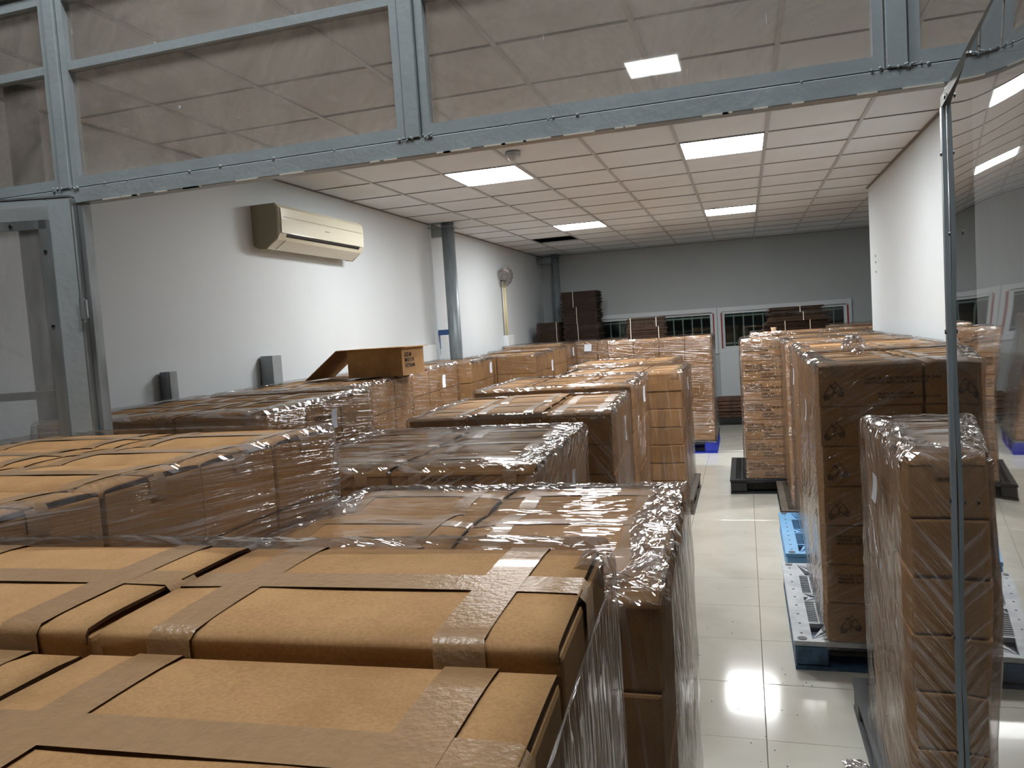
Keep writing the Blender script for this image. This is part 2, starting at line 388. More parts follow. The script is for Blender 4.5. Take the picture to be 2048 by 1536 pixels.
def ceiling():
    c = struct('ceiling', box_bm(XL - .1, XR2 + .1, YP + .06, YF + .1, CEIL + .25, CEIL + .3), 'plenum')
    c.location = (0, 0, 0)
    lit = {(-2, 0), (1, 0), (-2, 6), (1, 6)}
    hole = (-3, 8)
    tile = mesh_of(box_bm(.006, .594, .006, .594, 0, .012, bev=.002), 'ceiling_tile', 'ceiling_tile')
    rnd = random.Random(3)
    cells = []
    imin = math.floor((XL - GX0) / .6); imax = math.floor((XR2 - GX0) / .6)
    jmin = math.floor((YP - GY0) / .6); jmax = math.floor((YF - GY0) / .6)
    for j in range(jmin, jmax + 1):
        for i in range(imin, imax + 1):
            x0, y0 = GX0 + .6 * i, GY0 + .6 * j
            xa, xb = max(x0, XL), min(x0 + .6, XR if y0 + .3 < 8.97 else XR2)
            ya, yb = max(y0, YP + .03), min(y0 + .6, YF)
            if xb - xa < .02 or yb - ya < .02: continue
            if (i, j) in lit or (i, j) == hole: continue
            if xb - xa > .59 and yb - ya > .59:
                o = bpy.data.objects.new('ceiling_tile', tile); link(o, c)
                o.location = (x0, y0, CEIL + .002 + rnd.uniform(0, .0025))
            else:
                obj('ceiling_tile', box_bm(xa + .006 - x0, xb - .002 - x0, ya + .006 - y0, yb - .002 - y0, 0, .012), 'ceiling_tile', c, (x0, y0, CEIL + .003))
    bm = bmesh.new()
    for i in range(imin, imax + 2):
        x = GX0 + .6 * i
        if not XL < x < XR2: continue
        bx(bm, x - .012, x + .012, (YP + .03) if x < XR else 8.97, YF, CEIL - .004, CEIL + .001)
    obj('ceiling_runner', bm, 'grid_white', c)['kind'] = 'stuff'
    bm = bmesh.new()
    for j in range(jmin, jmax + 2):
        y = GY0 + .6 * j
        if not YP + .05 < y < YF: continue
        bx(bm, XL, XR if y < 8.97 else XR2, y - .006, y + .006, CEIL - .0025, CEIL + .0005)
    obj('cross_runner', bm, 'grid_gap', c)['kind'] = 'stuff'
    bm = bmesh.new()
    bx(bm, XL, XL + .02, YP, YF, CEIL - .006, CEIL); bx(bm, XR - .022, XR, YP, 8.97, CEIL - .008, CEIL)
    bx(bm, XL, XR2, YF - .02, YF, CEIL - .006, CEIL)
    obj('edge_trim', bm, 'grid_gap', c)
    lab = {(-2, 0): 'lit square ceiling panel near the air conditioner wall, front left of four',
           (1, 0): 'lit square ceiling panel, front right and largest of four',
           (-2, 6): 'lit square ceiling panel at the back beside the missing tile',
           (1, 6): 'lit square ceiling panel, back right of four, far from missing tile'}
    for (i, j) in sorted(lit):
        x0, y0 = GX0 + .6 * i, GY0 + .6 * j
        t = empty('ceiling_light', (x0 + .3, y0 + .3, CEIL))
        bm = bmesh.new()
        for a in (-1, 1):
            bx(bm, -.294, .294, a * .288 - .006, a * .288 + .006, -.004, .02)
            bx(bm, a * .288 - .006, a * .288 + .006, -.282, .282, -.004, .02)
        obj('frame', bm, 'grid_white', t)
        obj('diffuser', box_bm(-.282, .282, -.282, .282, .0, .006), 'panel_light', t)
        tag(t, lab[(i, j)], 'ceiling light', 'lit ceiling panels')
ceiling()

def floor():
    f = struct('floor', box_bm(-9, 6, -9, YF + 2.5, -.05, -.006), 'grout')
    tile = mesh_of(box_bm(.0015, .4985, .0015, .4985, -.008, 0, bev=.0012), 'floor_tile', 'floor_tile')
    rnd = random.Random(8)
    rest = bmesh.new()
    for j in range(-24, 21):
        for i in range(-18, 12):
            x, y = FX0 + .5 * i, FY0 + .5 * j
            if y > YF - .01 or y < .6: continue
            if y > 0 and x < XL - .5: continue
            if y > YP and x > XR2: continue
            if -1.1 < x < 1.2 and 1.0 < y < 12.9:
                o = bpy.data.objects.new('floor_tile', tile); link(o, f)
                o.location = (x, y, 0)
                o.rotation_euler = (rnd.gauss(0, .0011), rnd.gauss(0, .0011), 0)
            else:
                vs = [rest.verts.new(v) for v in ((x + .0015, y + .0015, 0), (x + .4985, y + .0015, 0), (x + .4985, min(y + .4985, YF), 0), (x + .0015, min(y + .4985, YF), 0))]
                rest.faces.new(vs)
    obj('floor_tile', rest, 'floor_tile', f)['kind'] = 'stuff'
floor()

def hall():
    """the hall the photographer stands in: only lights and reflections come from it"""
    struct('wall_front', box_bm(-9, 6, -9.1, -9, 0, HALL_C), 'hall_wall')
    struct('wall_hall_left', box_bm(-9.1, -9, -9, YP, 0, HALL_C), 'hall_wall')
    struct('wall_hall_right', box_bm(6, 6.1, -9, YP, 0, HALL_C), 'hall_wall')
    struct('ceiling_hall', box_bm(-9, 6, -9, YP + .1, HALL_C, HALL_C + .1), 'hall_wall')
    bm = bmesh.new()
    bx(bm, -9, 6, YP - .03, YP + .03, CEIL + .02, HALL_C)
    bx(bm, -9, XL, YP - .03, YP + .03, 0, CEIL + .02); bx(bm, XR + .14, 6, YP - .03, YP + .03, 0, CEIL + .02)
    struct('wall_partition', bm, 'hall_wall')
    k = 0
    for (x, y) in ((-.89, -5.1), (-1.9, 1.15), (-.1, 1.15)):  # the pair above the doorway is unseen, added to light the foreground load
        k += 1
        t = empty('hall_or_fill_light', (x, y, HALL_C - .03))
        tag(t, ('square lamp on the hall ceiling, far behind the camera', 'left unseen lamp added on the hall ceiling above the doorway', 'right unseen lamp added on the hall ceiling above the doorway')[k - 1], 'ceiling light')
        obj('frame', box_bm(-.33, .33, -.33, .33, .006, .03), 'grid_white', t)
        obj('diffuser', box_bm(-.3, .3, -.3, .3, 0, .005), 'hall_light_dim' if k == 1 else 'hall_or_fill_light', t)
hall()

# ------------------------------------------------------------------ glazed partition and its two door leaves
FLECKS = [(-1.792, 2.70, .003, .008), (-1.719, 2.486, .006, .007), (.089, 2.449, .0015, .018), (-2.12, 2.79, .002, .012), (-.115, 2.35, .0015, .008), (-1.1, 2.55, .0015, .002), (-1.5, 2.42, .0015, .003), (-1.62, 2.58, .0012, .0012), (.2, 2.40, .0012, .003), (-.5, 2.5, .0012, .01)]
def partition():
    t = empty('glazed_partition', (0, YP, 0))
    tag(t, 'grey painted steel partition frame with glass above the open doorway', 'partition')
    P = 'grey_paint'
    def bar(name, x0, x1, z0, z1, y0=-.02, y1=.02, m=P):
        return obj(name, box_bm(x0, x1, y0, y1, z0, z1, bev=.002), m, t)
    zb0, zb1, zb2 = 2.22, 2.272, 2.308       # beam bottom, joint, glass bottom
    zr0, zr1 = 2.662, 2.690
    zt0, zt1 = 2.893, CEIL + .02
    bar('beam', XL, XR, zb0, zb1 - .002, -.024, .024)
    bar('top_beam', XL, XR, zt1 - .03, zt1 + .02, -.03, .03)
    posts = [(-2.208, -2.166), (-.925, -.879), (.362, .410)]
    for a, b in posts:
        bar('post', a, b, zb1, zt1 - .03, -.028, .028)
    bar('post', -2.215, -2.155, 0, zb0, -.028, .028)          # doorway post, left
    obj('post_channel', box_bm(-2.153, -2.132, -.02, .02, 0, zb0, bev=.002), 'galvanised', t)
    bar('jamb', .505, .545, 0, zb0, -.028, .028)
    obj('jamb_channel', box_bm(.497, .504, -.02, .02, 0, zb0, bev=.001), 'alu', t)
    bays = [(XL + .005, -2.211), (-2.163, -.928), (-.876, .359), (.413, XR - .005)]
    for k, (a, b) in enumerate(bays):
        w = .026
        bm = bmesh.new()
        z0, z1 = zb1 + .002, zt0 + .03
        bx(bm, a + .001, b - .001, -.018, .018, z0, z0 + .034); bx(bm, a + .001, b - .001, -.018, .018, zt0 - .004, z1)
        bx(bm, a + .001, a + w, -.018, .018, z0 + .034, zt0 - .004); bx(bm, b - w, b - .001, -.018, .018, z0 + .034, zt0 - .004)
        bx(bm, a + w, b - w, -.016, .016, zr0, zr1) 
        f = obj('pane_frame', bm, P, t)
        g = obj('pane', box_bm(a + w, b - w, .002, .006, z0 + .034, zr0), 'partition_glass', f)
        g = obj('pane', box_bm(a + w, b - w, .002, .006, zr1, zt0 - .004), 'partition_glass', f)
    obj('joint_shadow', box_bm(XL + .01, XR - .01, -.016, .016, zb1 - .0015, zb1 + .0018), 'dark_gap', t)  # dark strip painting the shadow line between beam and pane frames
    rnd = random.Random(5)
    bm = bmesh.new()
    for k in range(16):                                      # weld beads along the joint
        x = rnd.uniform(-2.1, .5)
        bmesh.ops.create_icosphere(bm, subdivisions=1, radius=rnd.uniform(.003, .006), matrix=Matrix.Translation((x, -.023, zb1 + rnd.uniform(-.002, .002))))
    for a, b in posts:
        for k in range(16):
            bmesh.ops.create_icosphere(bm, subdivisions=1, radius=rnd.uniform(.003, .005), matrix=Matrix.Translation((rnd.uniform(a - .035, b + .035), -.026, zb1 + rnd.uniform(-.004, .006))))
    obj('weld_bead', bm, P, t, smooth=True)['kind'] = 'stuff'
    bm = bmesh.new()                                         # flecks of white paint on the panes
    for x, z, w_, h_ in FLECKS:
        n_ = 7; vs = [bm.verts.new((x + w_ * math.cos(6.283 * k / n_) * rnd.uniform(.6, 1), .0012, z + h_ * math.sin(6.283 * k / n_) * rnd.uniform(.6, 1))) for k in range(n_)]
        bm.faces.new(vs)
    obj('paint_fleck', bm, 'grid_white', t)['kind'] = 'stuff'
    bm = bmesh.new()                                         # bare edge under the beam
    for k in range(26):
        x = rnd.uniform(-2.1, .45); bx(bm, x, x + rnd.uniform(.02, .09), -.029, -.02, zb0 - .0025, zb0 + .001)
    obj('chipped_edge', bm, 'cord_white', t)['kind'] = 'stuff'
partition()

def screw(bm, M):
    cyl(bm, 0, 0, 0, .004, .007, 8, .005, M)
def door_leaf(n, hinge, ang, L, z0, z1, sheet, mir, label, sw=.045, mid=None):
    """leaf local frame: +x from hinge to free edge, -y is the face towards the camera side"""
    d = empty('door_%d' % n, (hinge[0], hinge[1], 0), ang); d['kind'] = 'structure'
    d['label'] = label
    P = 'grey_paint'
    H = z1
    obj('hinge_stile', box_bm(0, sw, -.018, .018, z0, H, bev=.002), P, d)
    obj('free_stile', box_bm(L - sw, L, -.018, .018, z0, H, bev=.002), P, d)
    obj('top_rail', box_bm(sw, L - sw, -.018, .018, H - sw, H, bev=.002), P, d)
    obj('bottom_rail', box_bm(sw, L - sw, -.018, .018, z0, z0 + .08, bev=.002), P, d)
    if mid:
        for zz in mid: obj('mid_rail', box_bm(sw, L - sw, -.014, .014, zz - .014, zz + .014, bev=.001), P if n == 2 else 'alu', d)
    if n == 1:
        obj('clear_sheet', box_bm(sw - .005, L - sw + .005, mir * .020, mir * .022, z0 + .05, H - .02), sheet, d)
    else:       # thin sheet that bows away from its frame towards the top
        bm = bmesh.new(); g = []
        for j in range(31):
            z = z0 + .05 + (H - .07 - z0) * j / 30; t = min(1, max(0, (z - 1.78) / .3)); t = t * t * (3 - 2 * t)
            g.append([bm.verts.new((x, mir * (.021 + .024 * t * (x - sw) + .0012 * math.sin(z * 9 + x * 4)), z)) for x in [sw - .005 + (L - 2 * sw + .01) * i / 16 for i in range(17)]])
        for a, b in zip(g, g[1:]):
            for i in range(16): bm.faces.new((a[i], a[i + 1], b[i + 1], b[i]))
        obj('clear_sheet', bm, sheet, d, smooth=True)
    return d
A17 = math.radians(180 + 17)
def doors():
    # left leaf, folded back against the partition
    d = door_leaf(1, (-2.152, 2.135), A17, 1.30, .02, 2.236, 'door_sheet_left', 1, 'left grey framed door leaf with clear sheet, folded back', sw=.082, mid=(1.578,))
    # bead strips round the sheet, with screws
    bm = bmesh.new()
    for x0, x1, z0, z1 in ((.075, .108, .1, 2.165), (.082, 1.22, 2.135, 2.165)):
        bx(bm, x0, x1, .022, .030, z0, z1)
    obj('sheet_bead', bm, 'galvanised', d)
    bm = bmesh.new()
    Mx = lambda x, z: Matrix.Translation((x, .030, z)) @ Matrix.Rotation(-math.pi / 2, 4, 'X')
    for x, z in ((.092, 2.06), (.092, 1.81), (.092, 1.3), (.092, .9), (.20, 2.15), (.55, 2.15), (.9, 2.15)): screw(bm, Mx(x, z))
    obj('screw', bm, 'screw', d)
    obj('edge_strip', box_bm(-.004, .0, -.018, .020, .05, 2.23), 'alu', d)
    obj('top_cap', box_bm(0, 1.3, -.02, .02, 2.237, 2.243), 'galvanised', d)
    for z in (1.86, .4):
        bm = bmesh.new(); cyl(bm, 0, 0, z - .035, z + .035, .009, 12); cyl(bm, 0, 0, z - .045, z - .037, .007, 10)
        bx(bm, -.016, 0, -.004, .004, z - .03, z + .03)
        h = obj('hinge', bm, 'galvanised', d, smooth=False); h.location = (-.012, .03, 0)
    # right leaf, swung open towards the camera
    th = math.radians(5.65)
    ang = math.atan2(-math.cos(th), -math.sin(th))
    d = door_leaf(2, (.508, 2.145), ang, 1.42, .02, 2.185, 'door_sheet', -1, 'right grey framed door leaf with scratched reflective sheet, swung open', sw=.03)
    bm = bmesh.new(); bx(bm, .0, .014, -.032, -.022, .05, 2.16); bx(bm, .018, .028, -.032, -.022, .05, 2.16)
    obj('edge_channel', bm, 'blue_grey_steel', d)
    obj('top_channel', box_bm(0, 1.42, -.030, -.022, 2.16, 2.186), 'dark_rail', d)
    bm = bmesh.new()
    My = lambda x, z: Matrix.Translation((x, -.032, z)) @ Matrix.Rotation(math.pi / 2, 4, 'X')
    for x, z in ((.016, 2.05), (.016, 1.62), (.016, 1.2), (.016, .85), (.016, .55), (.10, 2.165), (.42, 2.165), (.12, 1.85), (.25, 1.25)): screw(bm, My(x, z))
    obj('screw', bm, 'screw', d)
doors()

# ------------------------------------------------------------------ things on the left wall
def wall_things():
    # air conditioner
    L, Hh, D = 1.26, .30, .21
    t = empty('air_conditioner', (XL, 5.50, 2.40))
    tag(t, 'cream wall-mounted split air conditioner high on the left wall', 'air conditioner')
    prof = [(0.0, .03), (.04, 0), (.10, -.01), (.19, .05), (.215, .09), (.222, .27), (.20, .30), (0, .30)]
    def ext(pr, y0, y1):
        bm = bmesh.new()
        a = [bm.verts.new((x, y0, z)) for x, z in pr]; b = [bm.verts.new((x, y1, z)) for x, z in pr]
        n = len(pr)
        for i in range(n): bm.faces.new((a[i], b[i], b[(i + 1) % n], a[(i + 1) % n]))
        bm.faces.new(a); bm.faces.new(list(reversed(b)))
        bmesh.ops.recalc_face_normals(bm, faces=bm.faces)
        return bm
    obj('body', ext(prof, -L / 2, L / 2), 'ac_cream', t)
    for s in (-1, 1):
        y = s * (L / 2)
        obj('end_cap', ext([(0, .02), (.04, -.005), (.10, -.014), (.185, .05), (.2, .305), (0, .305)], y - (.012 if s < 0 else 0), y + (.012 if s > 0 else 0)), 'ac_side', t)
    obj('front_panel', ext([(.2165, .095), (.2265, .095), (.231, .19), (.229, .272), (.223, .272)], -L / 2 + .01, L / 2 - .01), 'ac_cream', t)
    obj('panel_seam', ext([(.2295, .207), (.2325, .207), (.2325, .212), (.2295, .212)], -L / 2 + .04, L / 2 - .04), 'ac_side', t)
    obj('air_slot', ext([(.15, .028), (.216, .082), (.217, .094), (.15, .05)], -L / 2 + .09, L / 2 - .07), 'black_slot', t)
    obj('louvre', ext([(.11, -.008), (.195, .048), (.198, .054), (.11, .0)], -L / 2 + .1, L / 2 - .08), 'ac_cream', t)
    obj('badge', ext([(.2315, .158), (.2335, .158), (.2335, .166), (.2315, .166)], -.02, .045), 'ac_side', t)
    # steel columns
    def column(x, y, r, lab, m, bracket=True, z1=CEIL - .004, welded=True, half=None):
        c = empty('steel_column', (x, y, 0)); tag(c, lab, 'column')
        bm = bmesh.new(); cyl(bm, 0, 0, 0, z1, r, 28); obj('pole', bm, m, c, smooth=True)
        if bracket:
            obj('top_plate', box_bm(-(x - XL), r + .02, -r * 1.1, r * 1.1, z1 - .05, z1 - .04), 'blue_grey_steel', c)
            obj('bracket', box_bm(-(x - XL) + .002, -r * .8, -.05, .05, z1 - .14, z1 - .051), 'blue_grey_steel', c)
            obj('bracket', box_bm(-(x - XL) + .002, -r * .8, -.05, .05, 1.70, 1.76), 'blue_paint', c)
        return c
    column(-3.12, 2.86, .065, 'thick galvanised pipe column seen through the left door leaf', 'galvanised', False)
    c = column(-3.12, 8.22, .072, 'grey steel pipe column with wall brackets, midway along left wall', 'blue_grey_steel')
    bm = bmesh.new()
    rnd = random.Random(4)
    for k in range(5):
        y = rnd.uniform(-.06, .06); bx(bm, .002 - (3.33 - 3.12), .005 - (3.33 - 3.12), y, y + .012, 1.45 + rnd.uniform(0, .12), 1.70)
    obj('paint_drip', bm, 'blue_paint', c)
    column(-3.02, 12.95, .065, 'grey steel pipe column in the far left corner', 'blue_grey_steel')
    # steel stubs rising behind the stacks
    o = obj('steel_post', box_bm(-.035, .035, -.035, .035, 0, 1.585, bev=.004), 'galvanised', None, (-3.285, 3.83, 0)); tag(o, 'short galvanised angle post at the left wall, nearest the door', 'post')
    o = obj('steel_post', box_bm(-.05, .05, -.06, .06, 0, 1.63, bev=.004), 'grey_paint', None, (-3.27, 4.86, 0)); tag(o, 'short grey box post at the left wall below the air conditioner', 'post')
    # socket box, conduit and plastic bag
    o = obj('socket_box', box_bm(0, .08, -.16, .16, 1.40, 1.64, bev=.006), 'pvc_white', None, (XL, 10.85, 0)); tag(o, 'white junction box at the foot of the yellowish conduit', 'box')
    t = empty('conduit', (XL, 10.80, 0)); tag(t, 'thin yellowish vertical conduit on the left wall', 'pipe')
    bm = bmesh.new(); cyl(bm, .03, .03, 1.64, 2.42, .022, 10); obj('pipe', bm, 'pvc_yellow', t, smooth=True)
    bm = bmesh.new(); cyl(bm, .025, -.04, 1.64, 2.42, .014, 10); obj('thin_pipe', bm, 'cord_white', t, smooth=True)
    bm = bmesh.new(); bx(bm, .0, .05, -.02, .07, 2.40, 2.44); obj('clip', bm, 'black_slot', t)
    bag((XL + .09, 10.80, 2.50), (.08, .26, .15), 'plastic_bag', 'crumpled clear bag tied over the top of the conduit', 31, 'film_bag')
    o = obj('wall_board', box_bm(0, .05, -.28, .28, .9, 1.60, bev=.004), 'pvc_white', None, (XL + .002, 7.75, 0)); tag(o, 'pale board at the left wall behind the open carton', 'board')
    # dome detector on the ceiling
    t = empty('dome_camera', (-1.50, 5.34, CEIL)); tag(t, 'small white dome camera on the ceiling above the front left light', 'camera')
    bm = bmesh.new(); cyl(bm, 0, 0, -.03, -.004, .055, 20); obj('base', bm, 'grid_white', t, smooth=False)
    bm = bmesh.new(); bmesh.ops.create_uvsphere(bm, u_segments=20, v_segments=12, radius=.038, matrix=Matrix.Translation((0, 0, -.032)))
    obj('dome', bm, 'pvc_white', t, smooth=True)
def bag(loc, size, name, label, seed, mat, cat='bag'):
    bm = bmesh.new(); bmesh.ops.create_icosphere(bm, subdivisions=4, radius=1)
    for v in bm.verts:
        p = v.co.copy()
        n = noise.fractal(p * 1.6 + Vector((seed, 0, 0)), 1, 2, 4) * .5 + abs(noise.noise(p * 5 + Vector((0, seed, 0)))) * .45
        p = p * (.75 + n * .55)
        v.co = Vector((p.x * size[0], p.y * size[1], p.z * size[2]))
    o = obj(name, bm, mat, None, loc)
    uvify(o.data)
    return tag(o, label, cat)
def uvify(me):
    uv = me.uv_layers.new(name='wrap')
    for p in me.polygons:
        for li in p.loop_indices:
            c = me.vertices[me.loops[li].vertex_index].co
            uv.data[li].uv = (c.x + c.y * .5, c.z + c.y * .3)
wall_things()

# ------------------------------------------------------------------ cartons
def dome_z(x, y, w, d, D):
    return D * (1 - .55 * abs(2 * x / w) ** 3) * max(0, 1 - abs(2 * y / d) ** (2.4 if D > .02 else 4.0))
_cache = {}
TW = .048
def body_mesh(w, d, h, top):
    key = ('body', round(w, 3), round(d, 3), round(h, 3), top)
    if key not in _cache:
        g = .0045
        bm = bmesh.new()
        zt = h - (.008 if top else .001)
        bx(bm, -w / 2 + g, w / 2 - g, -d / 2 + g, d / 2 - g, .001, zt)
        bmesh.ops.bevel(bm, geom=list(bm.edges), offset=.006, segments=2, affect='EDGES', profile=.6)
        _cache[key] = mesh_of(bm, 'body', 'kraft', smooth=False)
    return _cache[key]
def flap_mesh(w, d, h, D, side, var):
    """one of the two long top flaps; side=-1 front, +1 back. Rolls over the long edge, is open at its short ends."""
    key = ('flap', round(w, 3), round(d, 3), round(h, 3), round(D, 4), side, var)
    if key not in _cache:
        rnd = random.Random(var * 7 + side)
        bm = bmesh.new(); g = .0035
        nx, ny = 12, 7
        x0, x1 = -w / 2 + .006, w / 2 - .006 - rnd.uniform(0, .004)
        gap = .0015 + (var % 3) * .0012
        rows = []
        tilt = rnd.uniform(-.0015, .0015)
        for j in range(ny + 1):
            # profile: j=0 down the long wall, then rounding over, then across to the centre seam
            if j == 0: yy, dz = d / 2 - g + .0005, -.016
            elif j == 1: yy, dz = d / 2 - g + .0005, -.006
            elif j == 2: yy, dz = d / 2 - g - .004, -.001
            else:
                s = (j - 2) / (ny - 2); yy = (d / 2 - g - .004) * (1 - s) + gap * s; dz = 0
            row = []
            for i in range(nx + 1):
                x = x0 + (x1 - x0) * i / nx
                z = h + dz + (dome_z(x, yy, w, d, D) if j >= 2 else 0) + tilt * (x / w) * (1 if j > 2 else 0)
                if j >= 3: z += noise.noise(Vector((x * 7 + var, yy * 9 * side, var * .7))) * .0022
                row.append(bm.verts.new((x, side * yy, z)))
            rows.append(row)
        th = .004
        low = [[bm.verts.new((v.co.x, v.co.y - (side * th if j < 2 else 0), v.co.z - (th if j >= 2 else 0))) for v in row] for j, row in enumerate(rows)]
        for j in range(ny):
            for i in range(nx):
                bm.faces.new((rows[j][i], rows[j][i + 1], rows[j + 1][i + 1], rows[j + 1][i]))
                bm.faces.new((low[j][i], low[j + 1][i], low[j + 1][i + 1], low[j][i + 1]))
        for i in range(nx):
            f = bm.faces.new((rows[ny][i], rows[ny][i + 1], low[ny][i + 1], low[ny][i])); f.material_index = 1
        for j in range(ny):
            f = bm.faces.new((rows[j][0], rows[j + 1][0], low[j + 1][0], low[j][0])); f.material_index = 1
            f = bm.faces.new((rows[j][nx], low[j][nx], low[j + 1][nx], rows[j + 1][nx])); f.material_index = 1
        bmesh.ops.recalc_face_normals(bm, faces=bm.faces)
        me = mesh_of(bm, 'flap', ['kraft', 'kraft_edge'])
        for p in me.polygons: p.use_smooth = (p.material_index == 0)
        _cache[key] = me
    return _cache[key]
def tape_mesh(w, d, h, D, which, var):
    key = ('tape', round(w, 3), round(d, 3), round(h, 3), round(D, 4), which, var)
    if key not in _cache:
        bm = bmesh.new(); e = .0022; rnd = random.Random(var * 3 + which)
        pts = []
        if which == 0:      # along the centre seam
            n = 12; tw = TW / 2
            for i in range(n + 1):
                x = -w / 2 + .01 + (w - .02) * i / n
                pts.append([(x, s * tw, h + dome_z(x, 0, w, d, D) + e) for s in (-1, 1)])
            pts.insert(0, [(-w / 2 + .001, s * tw, h - .045) for s in (-1, 1)]); pts.insert(1, [(-w / 2 + .001, s * tw, h - .006) for s in (-1, 1)])
            pts += [[(w / 2 - .001, s * tw, h - .006) for s in (-1, 1)], [(w / 2 - .001, s * tw, h - .045) for s in (-1, 1)]]
        else:
            xc = (-1 if which == 1 else 1) * w * .31 + rnd.uniform(-.008, .008); sk = rnd.uniform(-.006, .006)
            n = 10; tw = TW / 2
            for i in range(n + 1):
                y = -d / 2 + .008 + (d - .016) * i / n
                pts.append([(xc + s * tw + sk * y / d, y, h + dome_z(xc, y, w, d, D) + e) for s in (-1, 1)])
            yy = d / 2 + .0002
            pts.insert(0, [(xc + s * tw, -yy + .0005, h - .05) for s in (-1, 1)]); pts.insert(1, [(xc + s * tw, -yy - .0008, h - .005) for s in (-1, 1)])
            pts += [[(xc + s * tw, yy + .0008, h - .005) for s in (-1, 1)], [(xc + s * tw, yy - .0005, h - .05) for s in (-1, 1)]]
        vs = [[bm.verts.new(p) for p in q] for q in pts]
        for a, b in zip(vs, vs[1:]): bm.faces.new((a[0], a[1], b[1], b[0]) if which == 0 else (a[0], b[0], b[1], a[1]))
        bmesh.ops.recalc_face_normals(bm, faces=bm.faces)
        _cache[key] = mesh_of(bm, 'tape', 'tape', smooth=True)
    return _cache[key]
def plain_mesh(w, d, h, var):
    """a carton low in its stack: only its walls show"""
    key = ('plain', round(w, 3), round(d, 3), round(h, 3), var)
    if key not in _cache:
        g = .0055 + .001 * var
        bm = bmesh.new()
        bx(bm, -w / 2 + g, w / 2 - g, -d / 2 + g, d / 2 - g, .002, h - .002)
        bmesh.ops.bevel(bm, geom=list(bm.edges), offset=.007, segments=2, affect='EDGES', profile=.6)
        _cache[key] = mesh_of(bm, 'carton', 'kraft')
    return _cache[key]

def text_mesh(txt, size, bold=0.0):
    key = ('txt', txt, size)
    if key not in _cache:
        cu = bpy.data.curves.new('printed_text', 'FONT'); cu.body = txt; cu.size = size; cu.space_line = .95
        cu.resolution_u = 1; cu.offset = size * .018
        o = bpy.data.objects.new('tmp', cu); COL.objects.link(o)
        dg = bpy.context.evaluated_depsgraph_get(); dg.update()
        me = bpy.data.meshes.new_from_object(o.evaluated_get(dg))
        me.name = 'printed_text'
        bpy.data.objects.remove(o)
        # stand it up: text x -> x, y -> z
        for v in me.vertices: v.co = Vector((v.co.x, -.0012, v.co.y))
        me.materials.clear(); me.materials.append(MATS['ink'])
        _cache[key] = me
    return _cache[key]
def hand_mesh(s):
    key = ('hand', s)
    if key not in _cache:
        bm = bmesh.new()
        def stroke(pts, wd=.0015):
            for (a, b) in zip(pts, pts[1:]):
                a = Vector(a); b = Vector(b); dd = (b - a); n = Vector((-dd.y, dd.x)).normalized() * wd
                q = [a - n, b - n, b + n, a + n]
                bm.faces.new([bm.verts.new((p.x, -.0012, p.y)) for p in q])
        def hand(ox, oy, ang, fl):
            R = lambda x, y: (ox + s * (fl * x * math.cos(ang) - y * math.sin(ang)), oy + s * (fl * x * math.sin(ang) + y * math.cos(ang)))
            out = [(-.3, -.9), (-.34, -.2), (-.55, .12), (-.5, .22), (-.3, .1), (-.3, .75), (-.17, .78), (-.14, .3), (-.12, .95), (.01, .95), (.03, .3), (.07, .9), (.19, .87), (.17, .25), (.25, .7), (.36, .66), (.33, .0), (.28, -.9)]
            stroke([R(*p) for p in out])
            stroke([R(-.3, -.7), R(.28, -.7)])
        hand(0, 0, math.radians(150), 1); hand(.035, .012, math.radians(215), -1)
        _cache[key] = mesh_of(bm, 'hand_print', 'ink')
    return _cache[key]

